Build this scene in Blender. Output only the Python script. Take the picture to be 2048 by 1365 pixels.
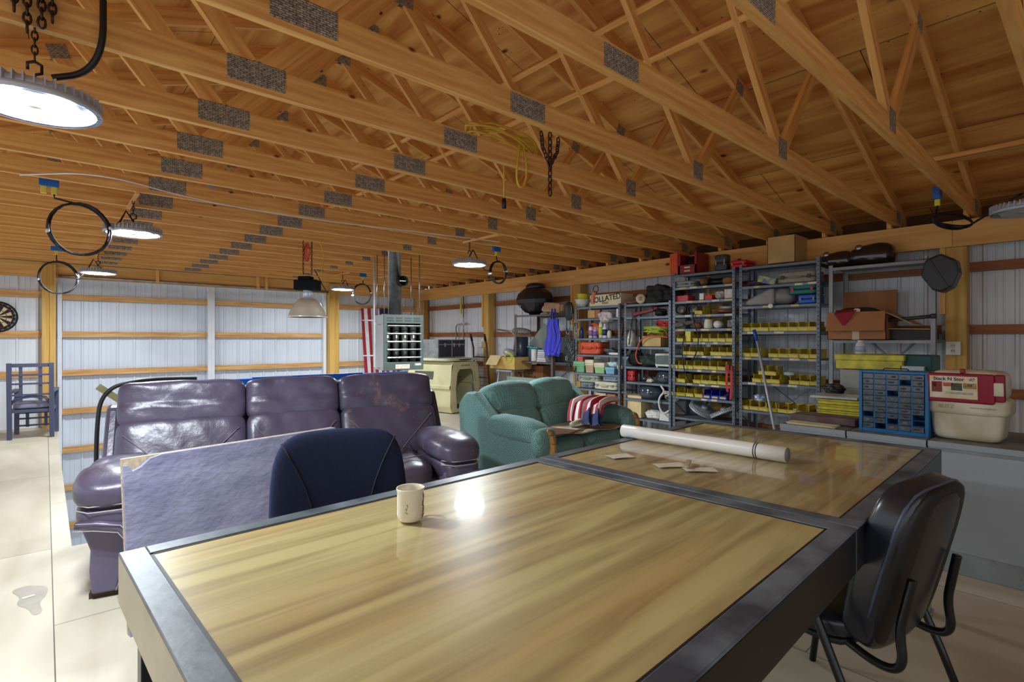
import bpy, bmesh, math, random
from mathutils import Vector, Matrix, Euler
random.seed(7)
S = bpy.context.scene
for o in list(bpy.data.objects): bpy.data.objects.remove(o)
COL = S.collection
# ---------------- camera, world, exposure ----------------
CAMZ, FPX, YAW, HOR = 1.36, 1055.0, math.radians(41.5), 678.0
cam = bpy.data.cameras.new('camera'); camo = bpy.data.objects.new('camera', cam); COL.objects.link(camo)
cam.sensor_width = 36; cam.lens = 36*FPX/2048; cam.shift_y = (HOR-682.5)/2048
cam.clip_start = .05; camo.location = (0, 0, CAMZ); camo.rotation_euler = (math.pi/2, 0, -YAW)
S.camera = camo
W = bpy.data.worlds.new('ambient_fill'); S.world = W; W.use_nodes = True
bg = W.node_tree.nodes['Background']; bg.inputs[0].default_value = (.88, .94, 1, 1); bg.inputs[1].default_value = 0.6  # even fill light, added; it enters through the sides left open
S.view_settings.view_transform = 'Standard'; S.view_settings.look = 'None'; S.view_settings.gamma = 1
S.view_settings.exposure = 0.68; S.view_settings.use_curve_mapping = False
LAMP = 215.0      # radiance of a lit high-bay lens
# ---------------- picture-to-place helpers ----------------
_d = (math.sin(YAW), math.cos(YAW)); _r = (math.cos(YAW), -math.sin(YAW))
def ray(x):
    t = (x-1024)/FPX; return _d[0]+t*_r[0], _d[1]+t*_r[1]
def on_z(x, y, z):
    D = FPX*(z-CAMZ)/(HOR-y); a, b = ray(x); return D*a, D*b
def on_X(x, X): a, b = ray(x); return X/a*b
def z_X(x, y, X): a, b = ray(x); return CAMZ+(HOR-y)/FPX*X/a
def on_Y(x, Y): a, b = ray(x); return Y/b*a
def z_Y(x, y, Y): a, b = ray(x); return CAMZ+(HOR-y)/FPX*Y/b
# ---------------- materials ----------------
MATS = {}
def lin(c): return tuple((v/12.92 if v <= .04045 else ((v+.055)/1.055)**2.4) for v in c)
def rgb(r, g, b): return lin((r/255, g/255, b/255))
def mat(name, col, rough=.5, metal=0, var=.12, scale=6, bump=0, bscale=60, coat=0, spec=.5, col2=None, emit=0, alpha=1, trans=0, coord='Object', stretch=(1, 1, 1), v2=None):
    if name in MATS: return MATS[name]
    m = bpy.data.materials.new(name); m.use_nodes = True; nt = m.node_tree; N = nt.nodes; L = nt.links
    b = N['Principled BSDF']; b.inputs['Roughness'].default_value = rough; b.inputs['Metallic'].default_value = metal
    b.inputs['Specular IOR Level'].default_value = spec; b.inputs['Coat Weight'].default_value = coat; b.inputs['Coat Roughness'].default_value = .05
    b.inputs['Alpha'].default_value = alpha; b.inputs['Transmission Weight'].default_value = trans
    tc = N.new('ShaderNodeTexCoord'); mp = N.new('ShaderNodeMapping'); mp.inputs['Scale'].default_value = stretch
    L.new(tc.outputs[coord], mp.inputs[0])
    no = N.new('ShaderNodeTexNoise'); no.inputs['Scale'].default_value = scale; no.inputs['Detail'].default_value = 5
    L.new(mp.outputs[0], no.inputs['Vector'])
    rp = N.new('ShaderNodeValToRGB'); L.new(no.outputs[0], rp.inputs[0])
    c2 = col2 or tuple(v*(1-var*1.6) for v in col)
    rp.color_ramp.elements[0].position = .35; rp.color_ramp.elements[1].position = .65
    rp.color_ramp.elements[0].color = (*c2, 1); rp.color_ramp.elements[1].color = (*col, 1)
    L.new(rp.outputs[0], b.inputs['Base Color'])
    if emit: b.inputs['Emission Color'].default_value = (*col, 1); b.inputs['Emission Strength'].default_value = emit
    if bump:
        n2 = N.new('ShaderNodeTexNoise'); n2.inputs['Scale'].default_value = bscale; n2.inputs['Detail'].default_value = 6
        L.new(mp.outputs[0], n2.inputs['Vector']); bp = N.new('ShaderNodeBump'); bp.inputs['Strength'].default_value = bump; bp.inputs['Distance'].default_value = .01
        L.new(n2.outputs[0], bp.inputs['Height']); L.new(bp.outputs[0], b.inputs['Normal'])
    MATS[name] = m; return m
def node(m, t, **k):
    n = m.node_tree.nodes.new(t)
    for a, v in k.items(): setattr(n, a, v)
    return n
def wood(name, light, dark, knot, rough=.6, sx=.8, sy=14, knots=9.0, coat=0, kpos=.05, spec=.3, bump=.05):
    """grain runs along UV u; knots are dark spots scattered along the board"""
    m = bpy.data.materials.new(name); m.use_nodes = True; nt = m.node_tree; N = nt.nodes; L = nt.links; b = N['Principled BSDF']
    b.inputs['Roughness'].default_value = rough; b.inputs['Specular IOR Level'].default_value = spec; b.inputs['Coat Weight'].default_value = coat; b.inputs['Coat Roughness'].default_value = .04
    uv = N.new('ShaderNodeUVMap'); mp = N.new('ShaderNodeMapping'); mp.inputs['Scale'].default_value = (sx, sy, 1); L.new(uv.outputs[0], mp.inputs[0])
    no = N.new('ShaderNodeTexNoise'); no.inputs['Scale'].default_value = 2; no.inputs['Detail'].default_value = 7; no.inputs['Distortion'].default_value = .6; L.new(mp.outputs[0], no.inputs['Vector'])
    rp = N.new('ShaderNodeValToRGB'); rp.color_ramp.elements[0].position = .3; rp.color_ramp.elements[1].position = .7
    rp.color_ramp.elements[0].color = (*dark, 1); rp.color_ramp.elements[1].color = (*light, 1); L.new(no.outputs[0], rp.inputs[0])
    mp2 = N.new('ShaderNodeMapping'); mp2.inputs['Scale'].default_value = (.55, 1, 1); L.new(uv.outputs[0], mp2.inputs[0])
    vo = N.new('ShaderNodeTexVoronoi'); vo.inputs['Scale'].default_value = knots; L.new(mp2.outputs[0], vo.inputs['Vector'])
    k = N.new('ShaderNodeValToRGB'); k.color_ramp.elements[0].position = kpos; k.color_ramp.elements[1].position = kpos*2.4
    k.color_ramp.elements[0].color = (1, 1, 1, 1); k.color_ramp.elements[1].color = (0, 0, 0, 1); L.new(vo.outputs['Distance'], k.inputs[0])
    sp = N.new('ShaderNodeSeparateColor'); L.new(vo.outputs['Color'], sp.inputs[0])
    g = N.new('ShaderNodeMath'); g.operation = 'GREATER_THAN'; g.inputs[1].default_value = .55; L.new(sp.outputs[0], g.inputs[0])
    mu = N.new('ShaderNodeMath'); mu.operation = 'MULTIPLY'; L.new(k.outputs[0], mu.inputs[0]); L.new(g.outputs[0], mu.inputs[1])
    mx = N.new('ShaderNodeMixRGB'); L.new(mu.outputs[0], mx.inputs[0]); L.new(rp.outputs[0], mx.inputs[1]); mx.inputs[2].default_value = (*knot, 1)
    L.new(mx.outputs[0], b.inputs['Base Color'])
    if bump:
        bp = N.new('ShaderNodeBump'); bp.inputs['Strength'].default_value = bump; bp.inputs['Distance'].default_value = .01; L.new(no.outputs[0], bp.inputs['Height']); L.new(bp.outputs[0], b.inputs['Normal'])
    MATS[name] = m; m['base'] = mx.name; return m
# timber of the trusses, beams and girts
TIM = wood('truss_timber', rgb(246, 196, 120), rgb(212, 146, 78), rgb(96, 44, 20), knots=7, kpos=.045)
BEAM = wood('beam_timber', rgb(236, 188, 116), rgb(212, 154, 84), rgb(92, 44, 20), sx=.5, sy=7, knots=3.2, kpos=.035)
GIRT = wood('girt_timber', rgb(222, 178, 116), rgb(180, 128, 76), rgb(84, 50, 30), sx=.9, sy=12, knots=4)
POST = wood('treated_post_timber', rgb(222, 184, 104), rgb(190, 144, 70), rgb(110, 66, 30), sx=.5, sy=9, knots=2.5, kpos=.03)
PLY = wood('roof_plywood', rgb(252, 200, 116), rgb(190, 112, 50), rgb(104, 46, 16), sx=.35, sy=3.2, knots=5.5, kpos=.07, rough=.65, bump=0)
def ply_seams(m, L1=2.44, L2=1.22, col=(.05, .02, .01), speck=True, w=.004):
    nt = m.node_tree; N = nt.nodes; L = nt.links; b = N['Principled BSDF']; uv = N.new('ShaderNodeUVMap')
    br = N.new('ShaderNodeTexBrick'); br.inputs['Scale'].default_value = 1; br.inputs['Mortar Size'].default_value = w; br.inputs['Brick Width'].default_value = L1; br.inputs['Row Height'].default_value = L2
    br.inputs['Color1'].default_value = (1, 1, 1, 1); br.inputs['Color2'].default_value = (.74, .70, .66, 1); br.inputs['Mortar'].default_value = (*col, 1); br.inputs['Mortar Smooth'].default_value = .2
    L.new(uv.outputs[0], br.inputs[0])
    mx = N.new('ShaderNodeMixRGB'); mx.blend_type = 'MULTIPLY'; mx.inputs[0].default_value = .9; L.new(N[m['base']].outputs[0], mx.inputs[1]); L.new(br.outputs[0], mx.inputs[2])
    out = mx
    if speck:   # nail points and small checks
        vo = N.new('ShaderNodeTexVoronoi'); vo.inputs['Scale'].default_value = 6; mp = N.new('ShaderNodeMapping'); mp.inputs['Scale'].default_value = (1, 1.6, 1); L.new(uv.outputs[0], mp.inputs[0]); L.new(mp.outputs[0], vo.inputs['Vector'])
        lt = N.new('ShaderNodeMath'); lt.operation = 'LESS_THAN'; lt.inputs[1].default_value = .045; L.new(vo.outputs['Distance'], lt.inputs[0])
        m2 = N.new('ShaderNodeMixRGB'); L.new(lt.outputs[0], m2.inputs[0]); L.new(mx.outputs[0], m2.inputs[1]); m2.inputs[2].default_value = (.05, .02, .01, 1); out = m2
    L.new(out.outputs[0], b.inputs['Base Color'])
ply_seams(PLY)
FLOOR = wood('floor_plywood', rgb(214, 208, 190), rgb(190, 182, 160), rgb(168, 150, 120), sx=.5, sy=1.6, knots=2.2, kpos=.05, rough=.5, bump=.02)
ply_seams(FLOOR, 2.44, 1.22, (.12, .1, .08), False, .0026)
TABLE = wood('tabletop_laminate', rgb(208, 196, 138), rgb(146, 128, 86), rgb(120, 88, 50), sx=.55, sy=8, knots=1.5, kpos=.0001, rough=.35, coat=.8, spec=.5, bump=0)
def brown_bands(m):
    N = m.node_tree.nodes; L = m.node_tree.links; b = N['Principled BSDF']; src = N[m['base']].outputs[0]; uv = N.new('ShaderNodeUVMap'); mp = N.new('ShaderNodeMapping'); mp.inputs['Scale'].default_value = (.5, 2.6, 1); L.new(uv.outputs[0], mp.inputs[0])
    no = N.new('ShaderNodeTexNoise'); no.inputs['Scale'].default_value = 2.2; no.inputs['Detail'].default_value = 3; L.new(mp.outputs[0], no.inputs['Vector']); r = N.new('ShaderNodeValToRGB'); r.color_ramp.elements[0].position = .42; r.color_ramp.elements[1].position = .68; L.new(no.outputs[0], r.inputs[0])
    mx = N.new('ShaderNodeMixRGB'); mx.blend_type = 'MULTIPLY'; ml = N.new('ShaderNodeMath'); ml.operation = 'MULTIPLY'; ml.inputs[1].default_value = .8; L.new(r.outputs[0], ml.inputs[0]); L.new(ml.outputs[0], mx.inputs[0]); L.new(src, mx.inputs[1]); mx.inputs[2].default_value = (.86, .70, .60, 1); L.new(mx.outputs[0], b.inputs['Base Color'])
    for e, p in zip(N[[n for n in N.keys() if n.startswith('Color Ramp')][0]].color_ramp.elements, (.25, .6)): e.position = p
brown_bands(TABLE)
def metal_sheet(name, c, rough=.4): return mat(name, c, rough, .0, var=.06, scale=2, bump=.02, bscale=8, spec=.6)
SHEET = metal_sheet('white_ribbed_sheet', rgb(226, 232, 240))
STILE = mat('white_steel_stile', rgb(226, 230, 236), .4, 0, .05)
PLATE = mat('galvanised_nail_plate', rgb(222, 214, 202), .5, .15, .35, 60, .4, 200)
def teeth(m):
    N = m.node_tree.nodes; L = m.node_tree.links; b = N['Principled BSDF']; src = b.inputs['Base Color'].links[0].from_socket; uv = N.new('ShaderNodeUVMap'); br = N.new('ShaderNodeTexBrick')
    br.inputs['Scale'].default_value = 1; br.inputs['Brick Width'].default_value = .026; br.inputs['Row Height'].default_value = .009; br.inputs['Mortar Size'].default_value = .0022; br.inputs['Color1'].default_value = (1, 1, 1, 1); br.inputs['Color2'].default_value = (.8, .8, .8, 1); br.inputs['Mortar'].default_value = (.28, .26, .24, 1)
    L.new(uv.outputs[0], br.inputs[0]); mx = N.new('ShaderNodeMixRGB'); mx.blend_type = 'MULTIPLY'; mx.inputs[0].default_value = 1; L.new(src, mx.inputs[1]); L.new(br.outputs[0], mx.inputs[2]); L.new(mx.outputs[0], b.inputs['Base Color'])
teeth(PLATE)
STEELF = mat('scuffed_table_steel', rgb(112, 124, 134), .38, .0, .3, 7, .06, 40, col2=rgb(62, 72, 82), spec=.55)
BEIGE = mat('beige_painted_steel', rgb(196, 186, 158), .4, 0, .1)
DARKST = mat('dark_steel', rgb(44, 44, 48), .35, .5)
GREYST = mat('grey_shelf_steel', rgb(120, 132, 146), .45, .25, .18, 5, .03)
BROWNST = mat('brown_shelf_steel', rgb(104, 92, 88), .45, .25, .15)
GALV = mat('galvanised_steel', rgb(176, 178, 178), .3, .8, .2, 12)
ALU = mat('cast_aluminium', rgb(192, 198, 210), .4, .25, .08)
CHAIN = mat('dark_chain_steel', rgb(80, 70, 62), .4, .8, .3, 30)
BLACK = mat('black_plastic', rgb(26, 27, 32), .4, 0, .1)
RUBBER = mat('black_cable_rubber', rgb(24, 24, 28), .45)
BLUEP = mat('blue_box_plastic', rgb(22, 104, 196), .4)
YELP = mat('yellow_plastic', rgb(226, 214, 70), .4)
WHITE = mat('white_plastic', rgb(232, 232, 228), .4, 0, .05)
PAPER = mat('paper_label', rgb(232, 226, 206), .8, 0, .15, 40)
LED = mat('lit_led_lens', (.86, .94, 1), .4, 0, 0, emit=LAMP)
LEDOFF = mat('unlit_led_lens', rgb(200, 200, 196), .4)
# ---------------- mesh builder ----------------
class MB:
    def __init__(s): s.v = []; s.f = []; s.uv = []; s.mi = []; s.sm = []; s.M = Matrix.Identity(4)
    def add(s, vs, fs, uvs=None, m=0, smooth=False):
        b = len(s.v); s.v += [s.M @ Vector(p) for p in vs]
        for i, f in enumerate(fs):
            s.f.append([b+k for k in f]); s.mi.append(m); s.sm.append(smooth)
            if uvs: s.uv.append(uvs[i])
            else:
                P = [Vector(vs[k]) for k in f]; n = (P[1]-P[0]).cross(P[-1]-P[0]); a = max(range(3), key=lambda q: abs(n[q])); ax = [q for q in range(3) if q != a]
                s.uv.append([(p[ax[0]], p[ax[1]]) for p in P])
        return s
    def box(s, c, d, rot=None, m=0, taper=1):
        x, y, z = (k/2 for k in d); R = Euler(rot).to_matrix() if rot else Matrix.Identity(3); c = Vector(c); t = taper
        vs = [c+R@Vector(p) for p in [(-x*t, -y*t, -z), (x*t, -y*t, -z), (x*t, y*t, -z), (-x*t, y*t, -z), (-x, -y, z), (x, -y, z), (x, y, z), (-x, y, z)]]
        loc = [Vector((sx*x, sy*y, sz*z)) for sz in (-1, 1) for sx, sy in ((-1, -1), (1, -1), (1, 1), (-1, 1))]
        fs = [(0, 3, 2, 1), (4, 5, 6, 7), (0, 1, 5, 4), (1, 2, 6, 5), (2, 3, 7, 6), (3, 0, 4, 7)]; ax = [(0, 1), (0, 1), (0, 2), (1, 2), (0, 2), (1, 2)]
        # long side carries the grain (uv.x)
        uvs = []
        for f, (a, b) in zip(fs, ax):
            if d[a] < d[b]: a, b = b, a
            o = s.off(); uvs.append([(loc[k][a]+o[0], loc[k][b]+o[1]) for k in f])
        return s.add(vs, fs, uvs, m)
    def off(s): return (random.uniform(0, 40), random.uniform(0, 40)) if getattr(s, 'ro', True) else (0, 0)
    def bb(s, lo, hi, m=0): return s.box([(a+b)/2 for a, b in zip(lo, hi)], [abs(b-a) for a, b in zip(lo, hi)], None, m)
    def bar(s, p0, p1, w, h, up=(0, 0, 1), m=0):
        p0 = Vector(p0); p1 = Vector(p1); X = (p1-p0); Ln = X.length; X.normalize(); Y = Vector(up).cross(X)
        if Y.length < 1e-4: Y = Vector((1, 0, 0)).cross(X)
        Y.normalize(); Z = X.cross(Y); vs = []
        for q in (p0, p1):
            for a, b in ((-1, -1), (1, -1), (1, 1), (-1, 1)): vs.append(q+Y*(a*w/2)+Z*(b*h/2))
        fs = [(0, 3, 2, 1), (4, 5, 6, 7), (0, 1, 5, 4), (1, 2, 6, 5), (2, 3, 7, 6), (3, 0, 4, 7)]; uvs = [[(0, 0), (h, 0), (h, w), (0, w)]]*2
        for k, q in enumerate((w, h, w, h)):
            o = s.off(); uvs = uvs+[[(o[0], o[1]), (o[0], o[1]+q), (o[0]+Ln, o[1]+q), (o[0]+Ln, o[1])]]
        return s.add(vs, fs, uvs, m)
    def tube(s, pts, r, n=8, closed=False, m=0):
        P = [Vector(p) for p in pts]; K = len(P); rs = r if isinstance(r, (list, tuple)) else [r]*K; vs = []; fs = []; uvs = []; N = None; L = 0
        lens = []
        for i, p in enumerate(P):
            a = P[(i-1) % K] if (closed or i) else P[0]; b = P[(i+1) % K] if (closed or i < K-1) else P[-1]; t = (b-a)
            if t.length < 1e-9: t = Vector((0, 0, 1))
            t.normalize()
            if N is None: N = t.cross(Vector((0, 0, 1)) if abs(t.z) < .9 else Vector((1, 0, 0)))
            N = N-t*N.dot(t)
            if N.length < 1e-6: N = t.orthogonal()
            N.normalize(); B = t.cross(N); lens.append(L); L += (b-p).length
            for k in range(n):
                A = 2*math.pi*k/n; vs.append(p+(N*math.cos(A)+B*math.sin(A))*rs[i])
        for i in range(K if closed else K-1):
            j = (i+1) % K
            for k in range(n):
                l = (k+1) % n; fs.append((i*n+k, i*n+l, j*n+l, j*n+k)); uvs.append([(lens[i], k/n), (lens[i], (k+1)/n), (lens[i]+.01, (k+1)/n), (lens[i]+.01, k/n)])
        if not closed: fs += [tuple(range(n-1, -1, -1)), tuple((K-1)*n+k for k in range(n))]; uvs += [[(0, 0)]*n]*2
        return s.add(vs, fs, uvs, m, True)
    def lathe(s, prof, c=(0, 0, 0), n=20, m=0, M=None, smooth=True, caps=True):
        vs = []; fs = []; M = M or Matrix.Identity(3); c = Vector(c)
        for r, z in prof:
            for k in range(n): A = 2*math.pi*k/n; vs.append(c+M@Vector((r*math.cos(A), r*math.sin(A), z)))
        for i in range(len(prof)-1):
            for k in range(n): l = (k+1) % n; fs.append((i*n+k, i*n+l, (i+1)*n+l, (i+1)*n+k))
        if caps and prof[0][0] > 1e-5: fs.append(tuple(range(n-1, -1, -1)))
        if caps and prof[-1][0] > 1e-5: fs.append(tuple((len(prof)-1)*n+k for k in range(n)))
        return s.add(vs, fs, None, m, smooth)
    def prism(s, poly, h, M=None, m=0, smooth=False):
        M = M or Matrix.Identity(4); n = len(poly); vs = [M@Vector((x, y, 0)) for x, y in poly]+[M@Vector((x, y, h)) for x, y in poly]
        fs = [tuple(range(n-1, -1, -1)), tuple(n+k for k in range(n))]+[(k, (k+1) % n, n+(k+1) % n, n+k) for k in range(n)]
        return s.add(vs, fs, None, m, smooth)
    def grid(s, fn, nu, nv, m=0, smooth=True, closeu=False):
        vs = [fn(i/nu, j/nv) for j in range(nv+1) for i in range(nu+1)]; w = nu+1
        fs = [(j*w+i, j*w+i+1, (j+1)*w+i+1, (j+1)*w+i) for j in range(nv) for i in range(nu)]
        uvs = [[(i/nu, j/nv), ((i+1)/nu, j/nv), ((i+1)/nu, (j+1)/nv), (i/nu, (j+1)/nv)] for j in range(nv) for i in range(nu)]
        return s.add(vs, fs, uvs, m, smooth)
    def puff(s, c, d, n=10, e=5, rot=None, m=0, fn=None):
        """pillow: rounded block with superellipsoid corners; fn(p) reshapes normalised points"""
        hx, hy, hz = (k/2 for k in d); R = Euler(rot).to_matrix() if rot else Matrix.Identity(3); c = Vector(c); idx = {}; vs = []; fs = []
        def vert(p):
            k = tuple(round(q, 5) for q in p)
            if k not in idx:
                L = (abs(p[0])**e+abs(p[1])**e+abs(p[2])**e)**(1/e); q = Vector(p)/L
                if fn: q = Vector(fn(q))
                idx[k] = len(vs); vs.append(c+R@Vector((q[0]*hx, q[1]*hy, q[2]*hz)))
            return idx[k]
        for a in range(3):
            for sg in (-1, 1):
                for i in range(n):
                    for j in range(n):
                        Q = []
                        for di, dj in ((0, 0), (1, 0), (1, 1), (0, 1)):
                            p = [0, 0, 0]; p[a] = sg; p[(a+1) % 3] = -1+2*(i+di)/n; p[(a+2) % 3] = -1+2*(j+dj)/n; Q.append(vert(p))
                        fs.append(tuple(Q) if sg > 0 else tuple(reversed(Q)))
        return s.add(vs, fs, None, m, True)
    def build(s, name, mats, parent=None, bevel=0, sub=0, solid=0, loc=None, wn=True):
        me = bpy.data.meshes.new(name); me.from_pydata([tuple(v) for v in s.v], [], s.f)
        if not isinstance(mats, (list, tuple)): mats = [mats]
        for q in mats: me.materials.append(q)
        ul = me.uv_layers.new(name='UVMap'); fl = []
        for u in s.uv:
            for a, b in u: fl += [a, b]
        ul.data.foreach_set('uv', fl); me.polygons.foreach_set('material_index', s.mi); me.polygons.foreach_set('use_smooth', s.sm); me.update()
        o = bpy.data.objects.new(name, me); COL.objects.link(o)
        if parent: o.parent = parent
        if loc: o.location = loc
        if solid: q = o.modifiers.new('thick', 'SOLIDIFY'); q.thickness = solid; q.offset = 0
        if bevel: q = o.modifiers.new('bev', 'BEVEL'); q.width = bevel; q.segments = 2; q.limit_method = 'ANGLE'; q.angle_limit = .7
        if sub: q = o.modifiers.new('sub', 'SUBSURF'); q.levels = sub; q.render_levels = sub
        return o
def tag(o, label=None, cat=None, group=None, kind=None):
    if label: o['label'] = label
    if cat: o['category'] = cat
    if group: o['group'] = group
    if kind: o['kind'] = kind
    return o
def thing(name, label, cat, loc=(0, 0, 0), rz=0, group=None):
    o = bpy.data.objects.new(name, None); o.empty_display_size = .1; COL.objects.link(o); o.location = loc; o.rotation_euler = (0, 0, rz); return tag(o, label, cat, group)
def copy_tree(o, parent=None):
    c = o.copy(); COL.objects.link(c)
    if parent: c.parent = parent
    for ch in [k for k in bpy.data.objects if k.parent == o]: copy_tree(ch, c)
    return c
def struct(o): o['kind'] = 'structure'; return o
def text(name, body, size, M, material, parent, extrude=.0006, align='CENTER', shear=0, bold=0):
    cu = bpy.data.curves.new(name, 'FONT'); cu.body = body; cu.size = size; cu.extrude = extrude; cu.align_x = align; cu.align_y = 'CENTER'; cu.shear = shear; cu.offset = bold
    t = bpy.data.objects.new(name, cu); COL.objects.link(t); dg = bpy.context.evaluated_depsgraph_get()
    me = bpy.data.meshes.new_from_object(t.evaluated_get(dg)); me.transform(M); bpy.data.objects.remove(t)
    me.materials.clear(); me.materials.append(material); o = bpy.data.objects.new(name, me); COL.objects.link(o); o.parent = parent; return o
def frame(origin, right, up):
    """matrix taking text plane (x right, y up) to the given place"""
    r = Vector(right).normalized(); u = Vector(up).normalized(); n = r.cross(u); return Matrix(((r.x, u.x, n.x, origin[0]), (r.y, u.y, n.y, origin[1]), (r.z, u.z, n.z, origin[2]), (0, 0, 0, 1)))
ORD = ['first', 'second', 'third', 'fourth', 'fifth', 'sixth', 'seventh', 'eighth', 'ninth', 'tenth', 'eleventh', 'twelfth', 'thirteenth', 'fourteenth', 'fifteenth', 'sixteenth', 'seventeenth', 'eighteenth', 'nineteenth', 'twentieth']
# ---------------- room shell ----------------
XR, YB, XL, YN = 6.84, 10.89, -2.4, -3.2
def roofz(x): return 2.62+.34*(6.75-x if x > 2.22 else x+2.31)       # underside of the top chords
HX0, HX1, HY0 = .13, 4.2, 4.5                                        # floor opening in front of the sliding doors
b = MB(); b.ro = False
for lo, hi in (((XL, YN, -.2), (HX0, YB, 0)), ((HX0, YN, -.2), (XR+.1, HY0, 0)), ((HX1, HY0, -.2), (XR+.1, YB, 0))):
    vs = [(lo[0], lo[1], 0), (hi[0], lo[1], 0), (hi[0], hi[1], 0), (lo[0], hi[1], 0), (lo[0], lo[1], -.2), (hi[0], lo[1], -.2), (hi[0], hi[1], -.2), (lo[0], hi[1], -.2)]
    b.add(vs, [(0, 1, 2, 3), (7, 6, 5, 4), (0, 4, 5, 1), (1, 5, 6, 2), (2, 6, 7, 3), (3, 7, 4, 0)], None)
fl = b.build('floor', FLOOR); struct(fl)
for pl in fl.data.polygons:      # the plywood's seams follow the room
    for li in pl.loop_indices:
        co = fl.data.vertices[fl.data.loops[li].vertex_index].co; fl.data.uv_layers[0].data[li].uv = (co.y+.35, co.x-.03)
b = MB(); b.bb((XL, 4.0, -2.75), (XR+.1, YB+.5, -2.65)); low = struct(b.build('floor', mat('concrete', rgb(150, 148, 144), .8, 0, .2))) 
def ribbed(b, p0, p1, zb, zt, nrm):
    """steel sheet from p0 to p1 with a tall rib each .23 m and low ribs between"""
    p0 = Vector(p0); p1 = Vector(p1); L = (p1-p0).length; t = (p1-p0)/L; n = Vector(nrm); prof = []; x = 0
    while x < L:
        for dx, h in ((0, 0), (.012, .02), (.03, .02), (.042, 0), (.095, 0), (.1, .005), (.108, .005), (.113, 0), (.15, 0), (.155, .005), (.163, .005), (.168, 0)):
            if x+dx < L: prof.append((x+dx, h))
        x += .229
    prof.append((L, 0)); vs = []
    for x, h in prof:
        q = p0+t*x+n*h; a, c = (zb(q) if callable(zb) else zb), (zt(q) if callable(zt) else zt); vs += [(q.x, q.y, a), (q.x, q.y, c)]
    b.add(vs, [(2*i, 2*i+2, 2*i+3, 2*i+1) for i in range(len(prof)-1)])
gable = lambda q: roofz(q.x)+.12
b = MB(); ribbed(b, (XL, YB, 0), (.1, YB, 0), -.2, gable, (0, -1, 0)); ribbed(b, (.1, YB, 0), (4.42, YB, 0), 2.4, gable, (0, -1, 0)); ribbed(b, (4.42, YB, 0), (XR, YB, 0), -2.7, gable, (0, -1, 0))
wb = struct(b.build('wall_back', SHEET, solid=.002))
b = MB(); ribbed(b, (XR, YB, 0), (XR, YN, 0), -.2, 2.5, (-1, 0, 0)); wr = struct(b.build('wall_right', SHEET, solid=.002))
b = MB(); b.bb((2.4, YN-.1, -.2), (XR, YN, 4.3)); wn = struct(b.build('wall_light_block', SHEET))  # unseen partial wall, added to keep the fill off the right side
# posts, girts and header beams stay with their wall
for X0, X1, zb in ((-.04, .09, -.0), (4.42, 4.62, 0), (6.55, 6.72, 0)):
    b = MB(); b.bb((X0, YB-.19, zb), (X1, YB-.03, 2.5)); b.build('post', POST, wb)
b = MB(); b.bb((.05, YB-.22, -0), (.12, YB-.19, 2.5)); b.build('post_trim', POST, wb)
for z in (.82, 1.43, 2.04):
    b = MB(); b.bb((XL, YB-.07, z-.05), (-.04, YB-.025, z+.05)); b.build('girt', GIRT, wb)
    b = MB(); b.bb((4.62, YB-.07, z-.05), (6.8, YB-.025, z+.05)); b.build('girt', GIRT, wb)
for z in (.21,):
    b = MB(); b.bb((4.62, YB-.07, z-.05), (6.8, YB-.025, z+.05)); b.build('girt', GIRT, wb)
b = MB(); b.bb((XL, YB-.14, 2.3), (6.7, YB-.09, 2.53)); b.build('header_beam', BEAM, wb)
for X in (1.4, 3.0, 3.15): b = MB(); b.bb((X, YB-.2, 2.3), (X+.05, YB-.14, 2.53)); b.build('blocking', TIM, wb)
b = MB(); b.tube([(.15, YB-.17, 2.33), (4.4, YB-.17, 2.33)], .02, 8); b.build('door_track', GALV, wb)
for Y in (10.75, 8.27, 5.86, 3.42, .98, -1.46):
    b = MB(); b.bb((XR-.22, Y-.08, 0), (XR-.05, Y+.08, 2.3)); b.build('post', POST, wr)
    b = MB(); b.bb((XR-.24, Y+.08, 1.6), (XR-.12, Y+.12, 2.3)); b.build('post_block', TIM, wr)
ys = [YN, -1.54, -1.38, .9, 1.06, 3.34, 3.5, 5.78, 5.94, 8.19, 8.35, 10.67]
for i in range(0, 12, 2):
    for z in (.24, .84, 1.45, 2.06):
        b = MB(); b.bb((XR-.07, ys[i], z-.045), (XR-.025, ys[i+1], z+.045)); b.build('girt', mat('red_brown_girt', rgb(170, 104, 58), .6, 0, .25, 3, coord='Object', stretch=(8, .6, 8)), wr)
for a, c in ((YN, 1.0), (1.0, 5.86), (5.86, YB-.05)):
    b = MB(); b.bb((XR-.27, a, 2.25), (XR-.22, c-.003, 2.5)); b.build('header_beam', BEAM, wr)
b = MB(); b.bb((XR+.12, YN, 2.4), (XR+.16, YB, 2.85)); b.bb((XR-.0, YN, 2.44), (XR+.16, YB, 2.46)); struct(b.build('trim_1', mat('eave_shade_board', rgb(96, 62, 38), .8)))  # added board; its dark brown stands in for the shade under the eave
# ceiling: plywood sheathing on the two slopes
b = MB(); TH = .012
sl = math.hypot(1, .34); zt = lambda x: roofz(x)+.125*sl
for x0, x1 in ((2.22, 7.1), (2.22, -2.9)):
    u = abs(x1-x0)*sl; v0, v1 = YN-.2, YB+.02; z0, z1 = (zt(x0), zt(6.84)-.34*.26) if x1 > 3 else (zt(x0), zt(XL)-.34*.5)
    vs = [(x0, v0, z0), (x1, v0, z1), (x1, v1, z1), (x0, v1, z0)]
    f = (0, 1, 2, 3) if x1 > x0 else (3, 2, 1, 0); uvm = [(v0, 0), (v0, u), (v1, u), (v1, 0)]
    b.add(vs, [f], [[uvm[k] for k in f]])
struct(b.build('ceiling', PLY, solid=TH))
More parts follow.
